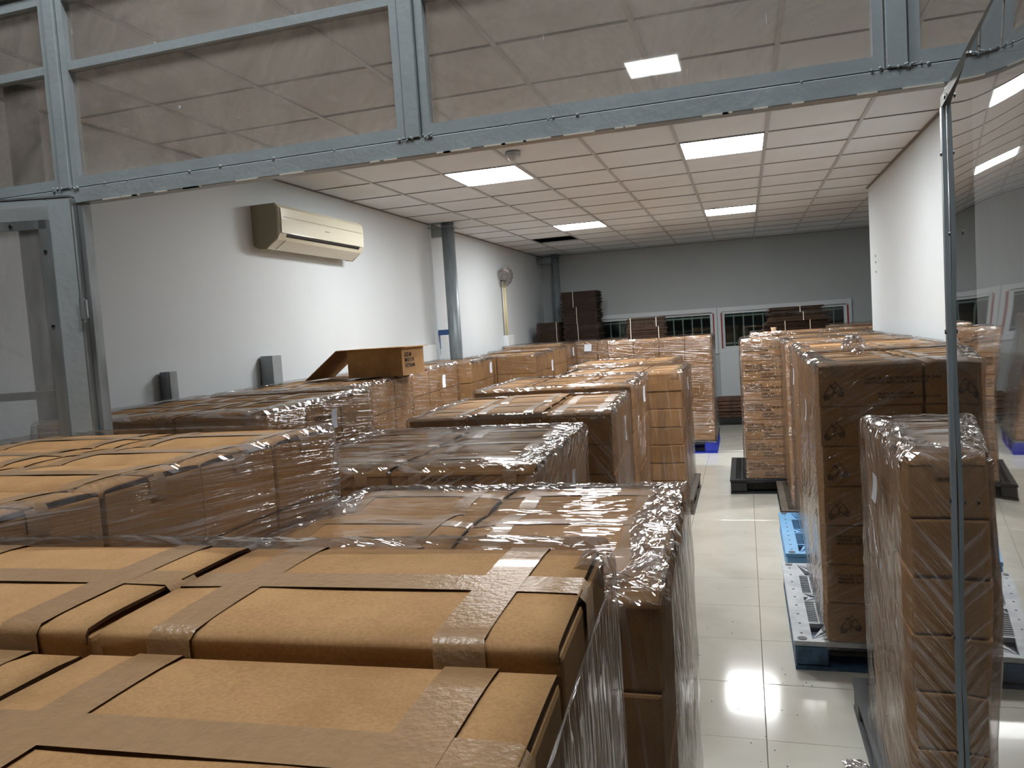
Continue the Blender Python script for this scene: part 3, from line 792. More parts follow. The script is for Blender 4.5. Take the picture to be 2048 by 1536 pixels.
def pallet(loc, rotz, w, d, h, deck, body, label, kind='grid', group=None):
    t = empty('pallet', loc, rotz); tag(t, label, 'pallet', group)
    hd = .022
    bm = bmesh.new()
    if kind == 'pattern':         # solid rim, fields of small openings and slanted slots
        e = .085
        bx(bm, 0, w, 0, .03, h - hd, h); bx(bm, 0, w, d - .03, d, h - hd, h)
        bx(bm, 0, e, .03, d - .03, h - hd, h); bx(bm, w - e, w, .03, d - .03, h - hd, h)
        yb = [.03, .03 + .17 * d, .45 * d, .55 * d, .80 * d, d - .03]
        # slanted slot fields at both ends and a chevron in the middle
        def slats(y0, y1, sl):
            n = int((w - 2 * e) / .085)
            for k in range(-3, n + 4):
                xa = e + k * .085
                A = Vector((xa, y0)); B = Vector((xa + sl * (y1 - y0), y1)); wd = .038
                pts = [(A.x, A.y), (A.x + wd, A.y), (B.x + wd, B.y), (B.x, B.y)]
                pts = [(min(max(px, e), w - e), py) for px, py in pts]
                if max(p[0] for p in pts) - min(p[0] for p in pts) < .01: continue
                lo = [bm.verts.new((px, py, h - hd)) for px, py in pts]; hi = [bm.verts.new((px, py, h)) for px, py in pts]
                try:
                    bm.faces.new(hi); bm.faces.new(list(reversed(lo)))
                    for q in range(4): bm.faces.new((lo[q], lo[(q + 1) % 4], hi[(q + 1) % 4], hi[q]))
                except ValueError: pass
        slats(yb[0], yb[1], 1.6); slats(yb[2], (yb[2] + yb[3]) / 2, 1.8); slats((yb[2] + yb[3]) / 2, yb[3], -1.8); slats(yb[4], yb[5], -1.6)
        for a in (yb[1], yb[2], yb[3], yb[4]): bx(bm, e, w - e, a - .008, a + .008, h - hd, h)
        obj('deck', bm, deck, t)
        bm = bmesh.new()
        for a, b in ((yb[1], yb[2]), (yb[3], yb[4])):
            n = int((b - a) / .028)
            for k in range(1, n): y = a + (b - a) * k / n; bx(bm, e, w - e, y - .0025, y + .0025, h - hd, h - .002)
            n = int((w - 2 * e) / .05)
            for k in range(1, n): x = e + (w - 2 * e) * k / n; bx(bm, x - .004, x + .004, a, b, h - hd, h - .0015)
        obj('deck_grid', bm, deck, t)
        for cx, cy in ((.04, .035), (.04, d - .035), (w - .04, .035), (w - .04, d - .035)):
            bm = bmesh.new(); cyl(bm, cx, cy, h - .001, h + .002, .022, 16); obj('anti_slip_plug', bm, 'plastic_grey', t)
        bm = bmesh.new()
        for k in range(9):
            y = .1 + (d - .2) * k / 8; bx(bm, .035, .047, y - .006, y + .006, h - .0005, h + .0008)
        obj('drain_hole', bm, 'navy', t)
    else:
        e = .05
        bx(bm, 0, w, 0, e, h - hd, h); bx(bm, 0, w, d - e, d, h - hd, h); bx(bm, 0, e, e, d - e, h - hd, h); bx(bm, w - e, w, e, d - e, h - hd, h)
        obj('deck', bm, deck, t)
        bm = bmesh.new()
        n = int((d - 2 * e) / .045)
        for k in range(1, n): y = e + (d - 2 * e) * k / n; bx(bm, e, w - e, y - .008, y + .008, h - hd, h - .001)
        n = int((w - 2 * e) / .06)
        for k in range(1, n): x = e + (w - 2 * e) * k / n; bx(bm, x - .008, x + .008, e, d - e, h - hd, h - .0015)
        if kind == 'solid': bx(bm, e, w - e, e, d - e, h - hd, h - .003)
        obj('deck_grid', bm, deck, t)
    for cx in (0, .5, 1):
        for cy in (0, .5, 1):
            fx, fy = .15, .14
            x = .006 + (w - fx - .012) * cx; y = .006 + (d - fy - .012) * cy
            bm = box_bm(x, x + fx, y, y + fy, .021 if True else 0, h - hd - .0005, bev=.008)
            obj('foot', bm, body, t)
    for cx in (0, .5, 1):
        x = .004 + (w - .154) * cx
        obj('runner', box_bm(x, x + .15, .004, d - .004, 0, .020), body, t)
    for cy in (0, .5, 1):
        y = .006 + (d - .152) * cy
        obj('cross_bar', box_bm(.005, w - .005, y, y + .14, .0005, .0195) if False else box_bm(.16, w - .16, y, y + .14, .001, .019), body, t)
    bm = bmesh.new()
    bx(bm, .02, w - .02, .02, d - .02, h - hd - .02, h - hd - .012)
    obj('under_deck', bm, 'navy' if 'blue' in body else body, t)
    return t

def film(name, label, P, cols, rows, z0, z1, mat, rot, side, rim=.10, top='rim', amp=.006, seed=1, res=.03, crumple=.55, loose=.0, zlow=None, mask=None):
    """stretch film round a load. Frame: origin at P (front corner), x0..x1, y0..y1 in the load's own axes"""
    x0, x1 = cols; y0, y1 = rows
    off = .014; x0 -= off; x1 += off; y0 -= off; y1 += off
    w, d = x1 - x0, y1 - y0; r = .02
    # perimeter
    per = []
    def seg(ax, ay, bx_, by, nx, ny):
        L = math.hypot(bx_ - ax, by - ay); n = max(2, int(L / res))
        for i in range(n): t = i / n; per.append((ax + (bx_ - ax) * t, ay + (by - ay) * t, nx, ny))
    k = .7071
    seg(x0 + r, y0, x1 - r, y0, 0, -1); per.append((x1 - r * .3, y0 + r * .3, k, -k))
    seg(x1, y0 + r, x1, y1 - r, 1, 0); per.append((x1 - r * .3, y1 - r * .3, k, k))
    seg(x1 - r, y1, x0 + r, y1, 0, 1); per.append((x0 + r * .3, y1 - r * .3, -k, k))
    seg(x0, y1 - r, x0, y0 + r, -1, 0); per.append((x0 + r * .3, y0 + r * .3, -k, -k))
    zs = []; n = max(4, int((z1 - z0) / .05))
    for i in range(n + 1): zs.append(z0 + (z1 - z0) * i / n)
    bm = bmesh.new(); uvl = bm.loops.layers.uv.new('wrap')
    grid = []; us = [0]
    for i in range(1, len(per) + 1):
        a, b = per[i - 1], per[i % len(per)]; us.append(us[-1] + math.hypot(a[0] - b[0], a[1] - b[1]))
    S = Vector((seed * 13.1, seed * 3.7, 0))
    for zi, z in enumerate(zs):
        row = []
        for i, (x, y, nx, ny) in enumerate(per):
            q = Vector((x * 6, y * 6, z * 5)) + S
            dd = noise.noise(q) * amp + noise.noise(q * 3) * amp * .5
            if abs(nx) > .1 and abs(ny) > .1: dd = abs(dd) * 2.2
            dd += loose * max(0, noise.noise(Vector((x * 2, y * 2, z * 1.2)) + S)) 
            dd = max(dd, -.006)
            row.append(bm.verts.new((x + nx * dd, y + ny * dd, z)))
        grid.append(row)
    def quads(a, b, ua, va, vb, mi=0):
        n = len(a)
        for i in range(n):
            j = (i + 1) % n
            try: f = bm.faces.new((a[i], a[j], b[j], b[i]))
            except ValueError: continue
            f.material_index = mi; f.smooth = mi == 0
            for lp, (u, v) in zip(f.loops, ((us[i], va), (us[i + 1], va), (us[i + 1], vb), (us[i], vb))): lp[uvl].uv = (u, v)
    for a, b, za, zb in zip(grid, grid[1:], zs, zs[1:]): quads(a, b, us, za, zb)
    # rim folded in over the top, crumpled
    rows_r = max(3, int(rim / .012))
    prev = grid[-1]; cxm, cym = (x0 + x1) / 2, (y0 + y1) / 2
    for k2 in range(1, rows_r + 1):
        s = k2 / rows_r; row = []
        for i, (x, y, nx, ny) in enumerate(per):
            mk = mask(x, y, x1, y1) if mask else 1
            ins = mk * rim * s * (1 + .55 * noise.noise(Vector((x * 4, y * 4, 7)) + S))
            xx = min(max(x, x0 + ins), x1 - ins) if True else x
            yy = min(max(y, y0 + ins), y1 - ins)
            q = Vector((xx * 42, yy * 42, s * 2)) + S
            zz = z1 + (.009 + min(.012, s * .03)) * mk + (.010 * mk if mask else 0) * (1 if s > .2 else 0) + mk * crumple * (abs(noise.noise(q)) * .012 + abs(noise.noise(q * 2.3)) * .009) * (1 - .5 * s)
            if s > .85: zz -= .004
            j = crumple * .006 * mk
            row.append(bm.verts.new((xx + noise.noise(q + S) * j, yy + noise.noise(q - S) * j, zz)))
        quads(prev, row, us, z1 + rim * (k2 - 1) / rows_r, z1 + rim * k2 / rows_r, 1)
        prev = row
    if top == 'full':
        nx_, ny_ = max(6, int(w / .03)), max(6, int(d / .03))
        g = []
        for j in range(ny_ + 1):
            row = []
            for i in range(nx_ + 1):
                x = x0 + .03 + (w - .06) * i / nx_; y = y0 + .03 + (d - .06) * j / ny_
                edge = min(x - x0, x1 - x, y - y0, y1 - y)
                q = Vector((x * 9, y * 9, 2)) + S
                z = z1 + .012 + .016 * min(1, edge / .12) + noise.noise(q) * .004 + noise.noise(q * 2.7) * .002
                row.append(bm.verts.new((x, y, z)))
            g.append(row)
        for j in range(ny_):
            for i in range(nx_):
                f = bm.faces.new((g[j][i], g[j][i + 1], g[j + 1][i + 1], g[j + 1][i])); f.material_index = 2; f.smooth = True
                for lp in f.loops: lp[uvl].uv = (lp.vert.co.x, lp.vert.co.y)
    o = obj(name, bm, [mat, 'film_crumple', 'film_top'], None, P, rot)
    tag(o, label, 'plastic film')
    return o

# visible cartons are things of their own; those buried inside the loads are one joined mesh
BURIED = bmesh.new()
VIS = None
#VIS#
VIS = {k: {tuple(int(c) for c in t) for t in v.split()} for k, v in {'B1': '000 010 011 020 021 120', 'B2': '000 001 010 011 020 021 100 110 120 200 210 220 310 320 420', 'A2': '000 010 011 020 021 030 031 110 120 130', 'R1': '000 010 020 100 110 120 200 210 220 300 310 320 400 410 420 500 510 520 600 610 620', 'B3': '000 001 010 011 020 021', 'R2': '000 001 010 011 020 021 100 101 110 120 200 210 220 300 310 320 400 410 420 500 510 520 600 610 620', 'A3': '000 001 002 010 011 012 020 021 022 110 120', 'B4': '000 001 002 010 011 012 100 110 200 210 310', 'R5': '000 001 002 010 011 012 020 021 022 100 200 300 400 500 600', 'A7': '000 001 010 020 021 100 101 110 120', 'B6': '000 001 002 010 011 012 020 021 022 100 110 120 200 210 220 300 310 320 400 410 420 500 510 520 600 610 620', 'B5': '000 001 002 010 011 012 020 021 022 100 110 120 200 210 220 300 310 320 400 410 420 520', 'A4': '000 001 002 010 011 012 020 021 022 100 110 120', 'R3': '000 001 010 011 020 021 100 110 120 200 210 220 300 310 320 400 410 420 500 510 520 600 610 620', 'A6': '000 010 011 020 021 100 110 120', 'B7': '000 001 002 003 010 020 100 101 102 103 200 300 400 500 600', 'A5': '000 001 010 020 100 110 120', 'R4': '000 001 010 011 020 021 100 110 120 200 210 220 300 310 320 400 410 420 500 510 600 610 620', 'A9': '001 002 101 102', 'B6b': '000 001 002 010 011 012 020 021 022', 'R6': '000 001 002 003 012', 'A8': '000 001 010 020 110 120', 'A7b': '000 001 010 020 100 110 120', 'R7': '001'}.items()}
COUNT = [0]
ORD = ['top', 'second', 'third', 'fourth', 'fifth', 'sixth', 'seventh', 'eighth']
def place(n, i, words_lo, words_hi):
    if n == 1: return ''
    if n == 2: return (words_lo, words_hi)[i]
    if n == 3: return (words_lo, 'middle', words_hi)[i]
    nm = [words_lo, 'second', 'third', 'fourth', 'fifth', 'sixth']
    return words_hi if i == n - 1 else nm[i]
def stack(key, desc, P, rot, widths, depths, zt, h, layers, side='R', D=.010, mat='film_level', pal=None, dz={}, prints=None, filmkw={}, jit=.004, endtape=False, wrap=True):
    """P: front corner of the load (right one for side 'R', left one for 'L'); widths go from that corner
    outwards, depths from front to back; zt: height of the load's top; h: carton height"""
    z0 = zt - h * layers
    rnd = random.Random(hash_(key))
    R = math.radians(rot); Px, Py = P
    def W(x, y, z): a, b = rot2(x, y, R); return (Px + a, Py + b, z)
    xs = []; x = 0
    for w in widths:
        if side == 'R': xs.append((x - w, x)); x -= w
        else: xs.append((x, x + w)); x += w
    ys = []; y = 0
    for d in depths: ys.append((y, y + d)); y += d
    nx, ny = len(xs), len(ys)
    for L in range(layers):
        for j, (ya, yb) in enumerate(ys):
            for i, (xa, xb) in enumerate(xs):
                k = (key, L, j, i)
                w, d = xb - xa, yb - ya
                jx, jy = (rnd.uniform(-jit, jit), rnd.uniform(-jit, jit)) if L else (rnd.uniform(-.002, .002), rnd.uniform(-.002, .002))
                ddz = (dz.get((j, i), 0) if L == 0 else 0)
                da = rnd.gauss(0, .004) if L else rnd.gauss(0, .003)
                loc = W((xa + xb) / 2 + jx, (ya + yb) / 2 + jy, z0 + h * (layers - 1 - L) + .0005)
                if VIS is not None and not vis(k):
                    g = .006; M = Matrix.Translation(loc) @ Matrix.Rotation(R, 4, 'Z')
                    bx(BURIED, -w / 2 + g, w / 2 - g, -d / 2 + g, d / 2 - g, .003, h - .003, 0, M); continue
                COUNT[0] += 1
                ci = place(nx, i if side == 'L' else nx - 1 - i, 'left', 'right'); rj = place(ny, j, 'front', 'back')
                words = ['brown carton,', rj + ' row,' if rj else '', ci + ' column,' if ci else '', ORD[L] + ' layer', 'of', desc]
                label = ' '.join(q for q in words if q)
                if L == 0:
                    v = rnd.randrange(3); hh = h + ddz
                    t = empty('carton', (loc[0], loc[1], loc[2] + (0 if ddz >= 0 else 0)), R + da)
                    t['k'] = repr(k)
                    if VIS is not None: del t['k']
                    obj('body', body_mesh(w, d, hh, True), 'kraft', t)
                    for s in (-1, 1): obj('flap', flap_mesh(w, d, hh, D, s, v), None, t)
                    for q in range(3): obj('tape', tape_mesh(w, d, hh, D, q, v), None, t)
                else:
                    t = bpy.data.objects.new('carton', plain_mesh(w, d, h, rnd.randrange(2))); link(t)
                    t.location = loc; t.rotation_euler = (0, 0, R + da)
                    if VIS is None: t['k'] = repr(k)
                    if endtape and j == 0:
                        obj('tape', endtape_mesh(h), None, t, (0, -d / 2 - .0, 0))
                tag(t, label, 'carton', 'brown glove cartons on the pallets')
                if prints:
                    for (pl, pj_, pi, items) in prints:
                        if (pl is None or pl == L) and (pj_ is None or pj_ == j) and (pi is None or pi == i):
                            for it in items:
                                kind, face, u, v_, val, sz = it
                                me = hand_mesh(sz) if kind == 'hand' else text_mesh(val, sz)
                                nm = 'hand_print' if kind == 'hand' else 'printed_text'
                                g = .0030
                                if face == 'front': o = obj(nm, me, None, t, (u * w / 2, -d / 2 + g, v_ * h))
                                elif face == 'right': o = obj(nm, me, None, t, (w / 2 - g, u * d / 2, v_ * h), math.pi / 2)
                                else: o = obj(nm, me, None, t, (-w / 2 + g, -u * d / 2, v_ * h), -math.pi / 2)
                                if kind != 'hand': o['label'] = 'black printed text reading ' + val.split('\n')[0].lower()
    X = (min(a for a, b in xs), max(b for a, b in xs)); Y = (ys[0][0], ys[-1][1])
    if pal:
        deck, body, plabel, kind, ex = pal   # ex: overhang left, right, front, back
        pw, pd = X[1] - X[0] + ex[0] + ex[1], Y[1] - Y[0] + ex[2] + ex[3]
        pallet(W(X[0] - ex[0], Y[0] - ex[2], 0), R, pw, pd, z0 - .001, deck, body, plabel, kind)
    if wrap:
        kw = dict(seed=hash_(key) % 97, top='rim', rim=.08); kw.update(filmkw)
        zl = kw.pop('zlow', z0 - .03)
        film('stretch_film', 'clear stretch film wrapped round ' + desc, (Px, Py, 0), X, Y, zl, zt + .001, mat, R, side, **kw)
def endtape_mesh(h):
    key = ('endtape', round(h, 3))
    if key not in _cache:
        bm = bmesh.new(); e = -.0005 + .0005
        vs = [bm.verts.new(v) for v in ((-.024, .002, .01), (.024, .002, .01), (.024, .002, h - .01), (-.024, .002, h - .01))]
        bm.faces.new(vs); _cache[key] = mesh_of(bm, 'tape', 'tape')
    return _cache[key]
def hash_(s):
    v = 7
    for c in s: v = (v * 31 + ord(c)) % 100003
    return v
def vis(k):
    key, L, j, i = k
    return (L, j, i) in VIS.get(key, ())
_obj0 = obj
def obj(name, bm, mat, parent=None, loc=(0, 0, 0), rotz=0, smooth=False):
    return _obj0(name, bm, mat, parent, loc, rotz, smooth)

T = lambda face, u, v, s, sz: ('text', face, u, v, s, sz)
GP = 'plastic_grey'
DARKP = lambda lab: ('plastic_darkgrey', 'plastic_darkgrey', lab, 'grid', (.02, .02, .02, .02))

stack('B1', 'the foreground load', (-.124, .023), 3, [.475] * 3, [.297] * 3, 1.405, .181, 7, D=.004, mat='film_upright',
      pal=DARKP('dark plastic pallet under the foreground load'), dz={(2, 0): .016, (2, 1): .018, (2, 2): .018, (1, 1): -.004, (1, 0): -.002, (0, 0): .0},
      filmkw=dict(rim=.05, crumple=.5, amp=.003, res=.02, mask=lambda x, y, x1, y1: 1 if y > y1 - .03 else (.7 if x > x1 - .05 and y > y1 - .12 else .04)))
stack('B2', 'the second centre load', (-.164, 1.385), 1.5, [.515, .53], [.322] * 3, 1.185, .1755, 6, D=.022, mat='film_upright',
      pal=DARKP('dark plastic pallet under the second centre load'), filmkw=dict(rim=.11, top='full', loose=.03, zlow=.06, crumple=1.1))
stack('B3', 'the third centre load', (-.687, 2.475), 2.3, [.53, .53], [.357] * 3, 1.225, .272, 4, D=.014, mat='film_slant',
      pal=DARKP('dark plastic pallet under the third centre load'), filmkw=dict(rim=.12, top='full', crumple=1.0),
      prints=[(0, 0, 0, [T('front', -.62, .875, 'NATURAL NITRILE GLOVES', .018), T('front', -.62, .77, '10 X 1000 = 10000', .019)]),
              (0, 0, 1, [T('front', -.52, .875, 'NATURAL NITRILE GLOVES', .018), T('front', -.12, .77, '10 X 1000 = 10000', .020), T('front', .02, .66, '20.0 KGS', .020)])])
stack('B4', 'the fourth centre load', (-.665, 3.94), 4, [.36, .42, .33], [.55, .55], 1.235, .1573, 7, D=.016, mat='film_steep',
      pal=DARKP('dark plastic pallet under the fourth centre load'), dz={(0, 1): .02, (1, 1): .02}, filmkw=dict(rim=.06))
stack('B5', 'the fifth centre load', (-.744, 5.213), 2, [.33, .45, .33], [.41] * 3, 1.270, .1620, 7, D=.014, mat='film_slant',
      pal=DARKP('dark plastic pallet under the fifth centre load'), filmkw=dict(rim=.07, top='full'))
stack('B6', 'the sixth centre load', (-.534, 6.80), 0, [.37] * 3, [.36] * 3, 1.245, .158, 7, D=.014, mat='film_upright', endtape=True,
      pal=('plastic_darkgrey', 'plastic_darkgrey', 'grey plastic pallet jutting into the aisle under the sixth centre load', 'solid', (.02, .05, .0, .1)), filmkw=dict(rim=.06))
stack('B6b', 'the seventh centre load', (-.71, 8.1), 0, [.37] * 3, [.38] * 3, 1.265, .1605, 7, D=.014, mat='film_soft',
      pal=DARKP('dark plastic pallet under the seventh centre load'), filmkw=dict(rim=.05))
stack('B7', 'the tall far centre load', (-.403, 9.98), 0, [.322] * 4, [.38] * 3, 1.468, .186, 7, D=.008, mat='film_level',
      pal=('navy', 'plastic_deepblue', 'deep blue plastic pallet under the tall far centre load', 'grid', (.0, .02, .0, .02)), filmkw=dict(rim=.05))

stack('A2', 'the first left load', (-1.235, .93), 0, [.545, .545], [.297] * 4, 1.425, .184, 7, D=.010, mat='film_level',
      pal=DARKP('dark plastic pallet under the nearest left load'), filmkw=dict(rim=.03, crumple=.25))
stack('A3', 'the second left load', (-1.90, 2.737), 5, [.42, .34, .34], [.38] * 3, 1.415, .205, 6, D=.010, mat='film_level',
      pal=DARKP('dark plastic pallet under the second left load'), prints=[(None, 1, 0, [T('right', -.6, .55, 'NITRILE GLOVES\n10 X 1000', .035)]), (None, 0, 0, [T('right', -.6, .55, 'GLOVES', .035)])])
stack('A4', 'the third left load', (-2.20, 4.06), 9, [.29] * 3, [.43] * 3, 1.415, .205, 6, D=.008, mat='film_level',
      pal=DARKP('dark plastic pallet under the third left load'))
stack('A5', 'the fourth left load', (-2.49, 5.50), 5.5, [.33, .33], [.52, .5, .4], 1.42, .2, 6, D=.006, mat='film_level',
      pal=DARKP('dark plastic pallet under the fourth left load'))
stack('A6', 'the fifth left load', (-2.53, 7.02), 6, [.32, .32], [.35] * 3, 1.415, .197, 6, D=.006, mat='film_soft',
      pal=DARKP('dark plastic pallet under the fifth left load'))
stack('A7', 'the sixth left load', (-2.218, 8.25), 3, [.44, .36], [.36] * 3, 1.415, .197, 6, D=.006, mat='film_soft',
      pal=DARKP('dark plastic pallet under the sixth left load'))
stack('A7b', 'the seventh left load', (-2.34, 9.42), 0, [.4, .4], [.32] * 3, 1.43, .2, 6, D=.006, mat='film_soft',
      pal=DARKP('dark plastic pallet under the seventh left load'))
stack('A8', 'the eighth left load', (-2.44, 10.5), 0, [.42, .42], [.34] * 3, 1.47, .219, 6, D=.006, mat='film_soft',
      pal=DARKP('dark plastic pallet under the eighth left load'))
stack('A9', 'the far left corner load', (-1.40, 11.65), 0, [.37] * 5, [.4] * 3, 1.465, .2, 6, D=.006, mat='film_level',
      pal=DARKP('dark plastic pallet under the far corner load'))

HAND = ('hand', 'front', -.55, .42, None, .05)
stack('R1', 'the first right load', (.402, 2.29), 0, [.50, .35], [.26] * 3, 1.275, .1625, 7, side='L', D=.018, mat='film_steep',
      pal=('plastic_grey', 'plastic_grey', 'grey plastic pallet under the nearest right load', 'solid', (.03, .02, .0, .38)), filmkw=dict(rim=.10, loose=.02, top='full', crumple=1.3))
pr = []
for L in range(7):
    if L in (0, 1, 2, 3, 4): pr.append((L, 0, 0, [('hand', 'front', -.78, .36, None, .042), T('front', -.1, .62, 'HDPE GLOVES PRINTED OUTER BAG\nNOT FOR MEDICAL PURPOSES', .019), T('front', .15, .25, 'MADE IN VIETNAM\nKEEP DRY - HANDLE WITH CARE', .017)]))
    if L in (5,): pr.append((L, 0, 0, [T('front', -.75, .70, 'HDPE GLOVE\nPRINTED OUTER BAG\nMADE IN VIETNAM', .0175), T('front', .1, .2, 'CARTON NO', .014)]))
pr.append((6, 0, 0, [('hand', 'front', -.6, .45, None, .045)]))
pr[4] = (4, 0, 0, [T('front', -.75, .70, 'HDPE GLOVE\nPRINTED OUTER BAG\nMADE IN VIETNAM', .0175), T('front', .1, .2, 'CARTON NO', .014)])
stack('R2', 'the second right load', (.312, 3.80), 0, [.44, .43], [.38] * 3, 1.435, .1847, 7, side='L', D=.010, mat='film_slant',
      pal=('plastic_white_deck', 'plastic_blue_dirty', 'blue plastic pallet with white patterned deck under the second right load', 'pattern', (.15, .05, .0, .08)), prints=pr, filmkw=dict(rim=.09))
stack('R3', 'the third right load', (.335, 5.22), 0, [.45, .43], [.36] * 3, 1.44, .1853, 7, side='L', D=.008, mat='film_level',
      pal=('plastic_lightblue', 'plastic_lightblue', 'light blue plastic grid pallet under the third right load', 'pattern', (.14, .0, .0, .02)))
stack('R4', 'the fourth right load', (.315, 6.42), 0, [.45, .43], [.37] * 3, 1.448, .1865, 7, side='L', D=.008, mat='film_level',
      pal=('plastic_darkgrey', 'plastic_black', 'dark grey grid pallet under the fourth right load', 'grid', (.09, .0, .05, .02)))
pr = [(L, 0, 0, [T('front', -.85, .72, 'HDPE GLOVE\nPOLY PRINTED OUTER BAG\nMADE IN VIETNAM', .026), T('front', -.1, .26, 'KEEP DRY\nHANDLE WITH CARE', .026)]) for L in range(7)]
stack('R5', 'the fifth right load', (-.042, 7.65), 0, [.382, .43, .43], [.39] * 3, 1.452, .1872, 7, side='L', D=.008, mat='film_level',
      pal=('plastic_black', 'plastic_black', 'black plastic pallet jutting into the aisle under the fifth right load', 'grid', (.15, .0, .03, .02)), prints=pr)
stack('R6', 'the sixth right load', (.07, 9.45), 0, [.42] * 4, [.36] * 3, 1.475, .19, 7, side='L', D=.012, mat='film_level',
      pal=DARKP('dark plastic pallet under the sixth right load'))
stack('R7', 'the last right load', (.75, 10.75), 0, [.42] * 4, [.36] * 3, 1.49, .192, 7, side='L', D=.010, mat='film_soft',
      pal=DARKP('dark plastic pallet under the last right load'))
if len(BURIED.verts):
    o = obj('carton', BURIED, 'kraft'); tag(o, 'plain brown cartons buried inside the pallet loads', 'carton', None, 'stuff')
else: BURIED.free()
print('CARTONS', COUNT[0])

# ------------------------------------------------------------------ small things
def open_carton():
    t = empty('open_carton', (-2.48, 4.92, 1.437), math.radians(0))
    tag(t, 'empty open carton with long hanging flap on top of the left row', 'carton')
    w, d, h = .42, .38, .19; x0, x1, y0, y1 = -w / 2, w / 2, -.0, d - .0; e = .005
    obj('wall_panel', box_bm(x0, x1, y0, y0 + e, 0, h), 'kraft', t); obj('wall_panel', box_bm(x0, x1, y1 - e, y1, 0, h), 'kraft', t)
    obj('end_panel', box_bm(x0, x0 + e, y0 + e, y1 - e, 0, h), 'kraft', t); o = obj('end_panel', box_bm(x1 - e, x1, y0 + e, y1 - e, 0, h), 'kraft', t)
    obj('base_panel', box_bm(x0, x1, y0, y1, -.003, 0), 'kraft', t)
    obj('flap', box_bm(x0 - .08, x1 + .03, y0 - .01, y1 + .02, h + .001, h + .007), 'kraft', t)
    bm = bmesh.new(); M = Matrix.Translation((x0 - .08, 0, h + .004)) @ Matrix.Rotation(math.radians(143), 4, 'Y') 
    bx(bm, 0, .33, y0 - .01, y1 + .02, -.003, .003, 0, M)
    obj('flap', bm, 'kraft', t)
    o = obj('printed_text', text_mesh('SIZE M\nMADE IN\nVIETNAM', .04), None, t, (x1 + .0015, y0 + .04, h * .68), math.pi / 2)
open_carton()

def bundle(loc, rotz, w, d, h, label, seed, straps=(.35, .6), n=None, mess=.02, bow=0):
    rnd = random.Random(seed); t = empty('cardboard_bundle', loc, rotz); tag(t, label, 'cardboard', 'flattened cartons on the far loads')
    n = n or int(h / .011); bm = bmesh.new()
    for k in range(n):
        za = h * k / n; zb = h * (k + 1) / n - .0018
        a, b, c, e = (rnd.uniform(-mess, mess) for _ in range(4))
        tl = rnd.uniform(-.004, .004)
        vs = bx(bm, -w / 2 + a, w / 2 + b, -d / 2 + c * .5, d / 2 + e * .5, za, zb)
        if bow:
            for v in vs: v.co.z += bow * (1 - k / n) * (v.co.x / w) ** 2 * -1
    obj('sheets', bm, 'kraft_shaded', t)['kind'] = 'stuff'
    for s in straps:
        x = -w / 2 + w * s
        bm = bmesh.new(); q = .004
        bx(bm, x - q, x + q, -d / 2 - mess - .003, -d / 2 - mess - .001, 0, h + .004); bx(bm, x - q, x + q, -d / 2 - mess - .003, d / 2 + mess, h + .002, h + .004)
        obj('strap', bm, 'cord_white', t)
    return t
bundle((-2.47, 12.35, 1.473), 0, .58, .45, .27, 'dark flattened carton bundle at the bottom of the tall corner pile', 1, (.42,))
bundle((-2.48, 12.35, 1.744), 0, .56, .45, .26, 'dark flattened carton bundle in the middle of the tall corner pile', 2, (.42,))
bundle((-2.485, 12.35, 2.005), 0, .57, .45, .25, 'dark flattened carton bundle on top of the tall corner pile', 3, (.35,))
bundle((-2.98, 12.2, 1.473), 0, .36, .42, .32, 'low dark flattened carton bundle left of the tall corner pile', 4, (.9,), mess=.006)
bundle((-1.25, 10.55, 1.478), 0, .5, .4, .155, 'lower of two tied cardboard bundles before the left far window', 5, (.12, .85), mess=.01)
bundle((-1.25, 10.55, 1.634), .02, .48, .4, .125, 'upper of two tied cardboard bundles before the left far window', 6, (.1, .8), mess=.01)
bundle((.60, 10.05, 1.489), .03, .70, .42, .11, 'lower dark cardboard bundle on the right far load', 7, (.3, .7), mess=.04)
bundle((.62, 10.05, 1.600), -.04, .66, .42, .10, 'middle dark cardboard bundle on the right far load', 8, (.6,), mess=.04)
bundle((.60, 10.05, 1.702), .06, .58, .40, .07, 'top dark cardboard bundle on the right far load', 9, (.55,), mess=.03)

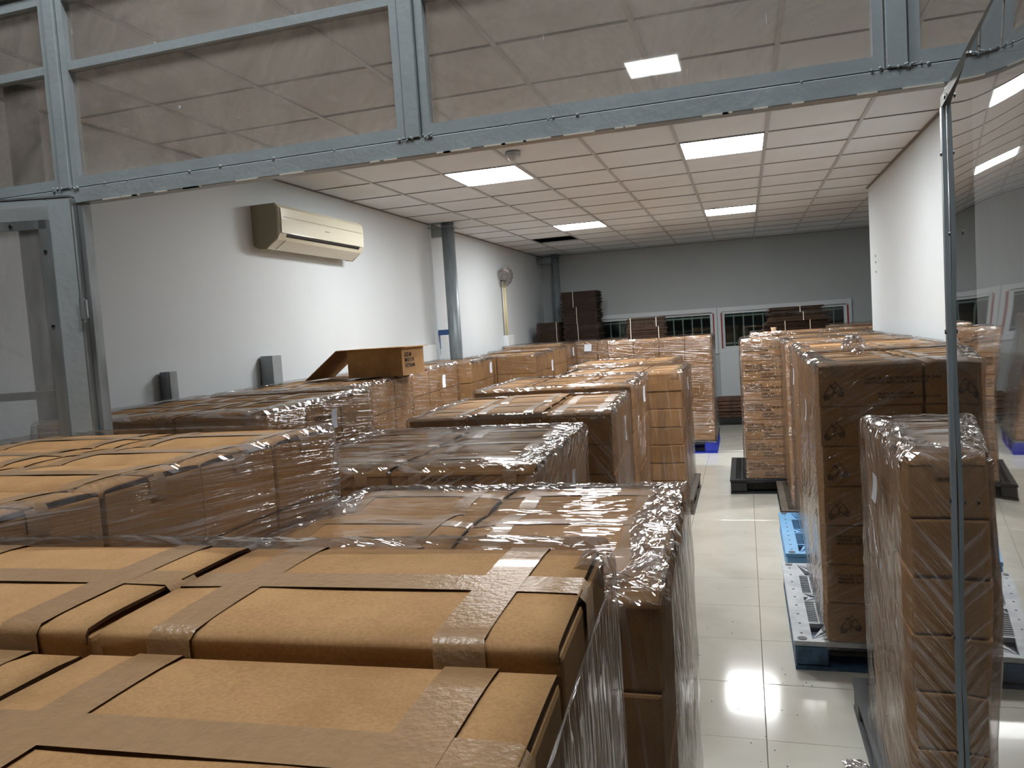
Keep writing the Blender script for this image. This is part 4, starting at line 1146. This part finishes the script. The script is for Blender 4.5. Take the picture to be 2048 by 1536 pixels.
bag((.575, 4.66, 1.497), (.075, .085, .062), 'plastic_bag', 'crumpled ball of clear film lying on the right cartons', 12, 'film_bag', 'plastic film')
def cup():
    bm = bmesh.new(); cyl(bm, 0, 0, 0, .05, .022, 14, .034); o = obj('plastic_cup', bm, 'cup_white', None, (.33, 9.6, 1.490)); tag(o, 'small white plastic cup on the far right cartons', 'cup')
cup()
def papers():
    """white slips stuck on the film: (x, y, z, w, h, heading, tilt, where)"""
    S = [(-1.885, 3.27, 1.335, .05, .10, 90, .25, 'second left load'), (-2.52, 6.28, 1.30, .07, .12, 90, .2, 'fourth left load'),
         (-2.56, 7.72, 1.33, .07, .12, 90, .25, 'fifth left load'), (-2.21, 9.0, 1.26, .07, .14, 90, .2, 'sixth left load'),
         (-2.42, 11.2, 1.34, .10, .14, 90, .1, 'eighth left load'), (-2.28, 11.625, 1.37, .11, .12, 0, .1, 'far corner load'),
         (-.685, 3.02, 1.05, .05, .16, 90, .1, 'third centre load'), (-.70, 4.55, 1.08, .06, .16, 90, .15, 'fourth centre load'),
         (-.745, 5.85, 1.16, .10, .13, 90, .2, 'fifth centre load'), (-.515, 7.2, 1.12, .07, .12, 90, .15, 'sixth centre load'),
         (.380, 2.66, 1.12, .08, .10, -90, .3, 'nearest right load'), (.30, 5.35, 1.28, .06, .12, -90, .3, 'third right load'), (.285, 4.15, 1.20, .05, .12, -90, .3, 'second right load')]
    for x, y, z, w, h, a, tl, where in S:
        bm = bmesh.new(); n = 5; rows = []
        for k in range(n + 1):
            s = k / n; off = .004 + .012 * (s - .4) ** 2
            w_, h_ = w * 1.0, h * .9; rows.append([bm.verts.new((sx * w_ / 2 + tl * (.5 - s) * w_, -off, h_ * (.5 - s))) for sx in (-1, 1)])
        for a_, b_ in zip(rows, rows[1:]): bm.faces.new((a_[0], b_[0], b_[1], a_[1]))
        geo = bmesh.ops.extrude_face_region(bm, geom=list(bm.faces))
        for v in [g for g in geo['geom'] if isinstance(g, bmesh.types.BMVert)]: v.co.y += .0006
        bmesh.ops.recalc_face_normals(bm, faces=bm.faces)
        o = obj('paper_slip', bm, 'paper', None, (x, y, z), math.radians(a)); tag(o, 'white paper slip stuck on the film of the ' + where, 'paper', 'paper slips on the wrapped loads')
papers()
def wood_pile():
    rnd = random.Random(2)
    for k in range(6):
        o = obj('plank', box_bm(-.30, .30, -.2, .2, 0, .045, bev=.004), 'old_wood', None, (-.27 + rnd.uniform(-.03, .03), 12.75 + rnd.uniform(-.03, .03), .12 + k * .052), rnd.uniform(-.05, .05))
        tag(o, 'dark wooden board in the low pile at the aisle end, %s from the bottom' % ('first', 'second', 'third', 'fourth', 'fifth', 'sixth')[k], 'board', 'boards piled at the aisle end')
    t = empty('trolley', (-.27, 12.75, 0)); tag(t, 'low dark dolly on small wheels under the board pile', 'dolly')
    obj('platform', box_bm(-.32, .32, -.24, .24, .085, .118, bev=.004), 'plastic_black', t)
    for sx in (-1, 1):
        for sy in (-1, 1):
            bm = bmesh.new(); cyl(bm, 0, 0, -.015, .015, .04, 14, None, Matrix.Translation((sx * .26, sy * .18, .042)) @ Matrix.Rotation(math.pi / 2, 4, 'Y')); obj('wheel', bm, 'plastic_black', t)
wood_pile()
def floor_marks():
    rnd = random.Random(6)
    o = bag((.33, 2.95, .012), (.06, .09, .012), 'film_scrap', 'scrap of clear film lying on the floor by the grey pallet', 3, 'film_crumple', 'plastic film')
    bm = bmesh.new()
    for k in range(40):
        x, y = rnd.uniform(-.3, .35), rnd.uniform(2.6, 6.5); s = rnd.uniform(.002, .005)
        bx(bm, x, x + s, y, y + s, .0005, .002)
    o = obj('grit', bm, 'dark_gap'); tag(o, 'dark crumbs of grit scattered on the aisle floor', 'dirt', None, 'stuff')
floor_marks()
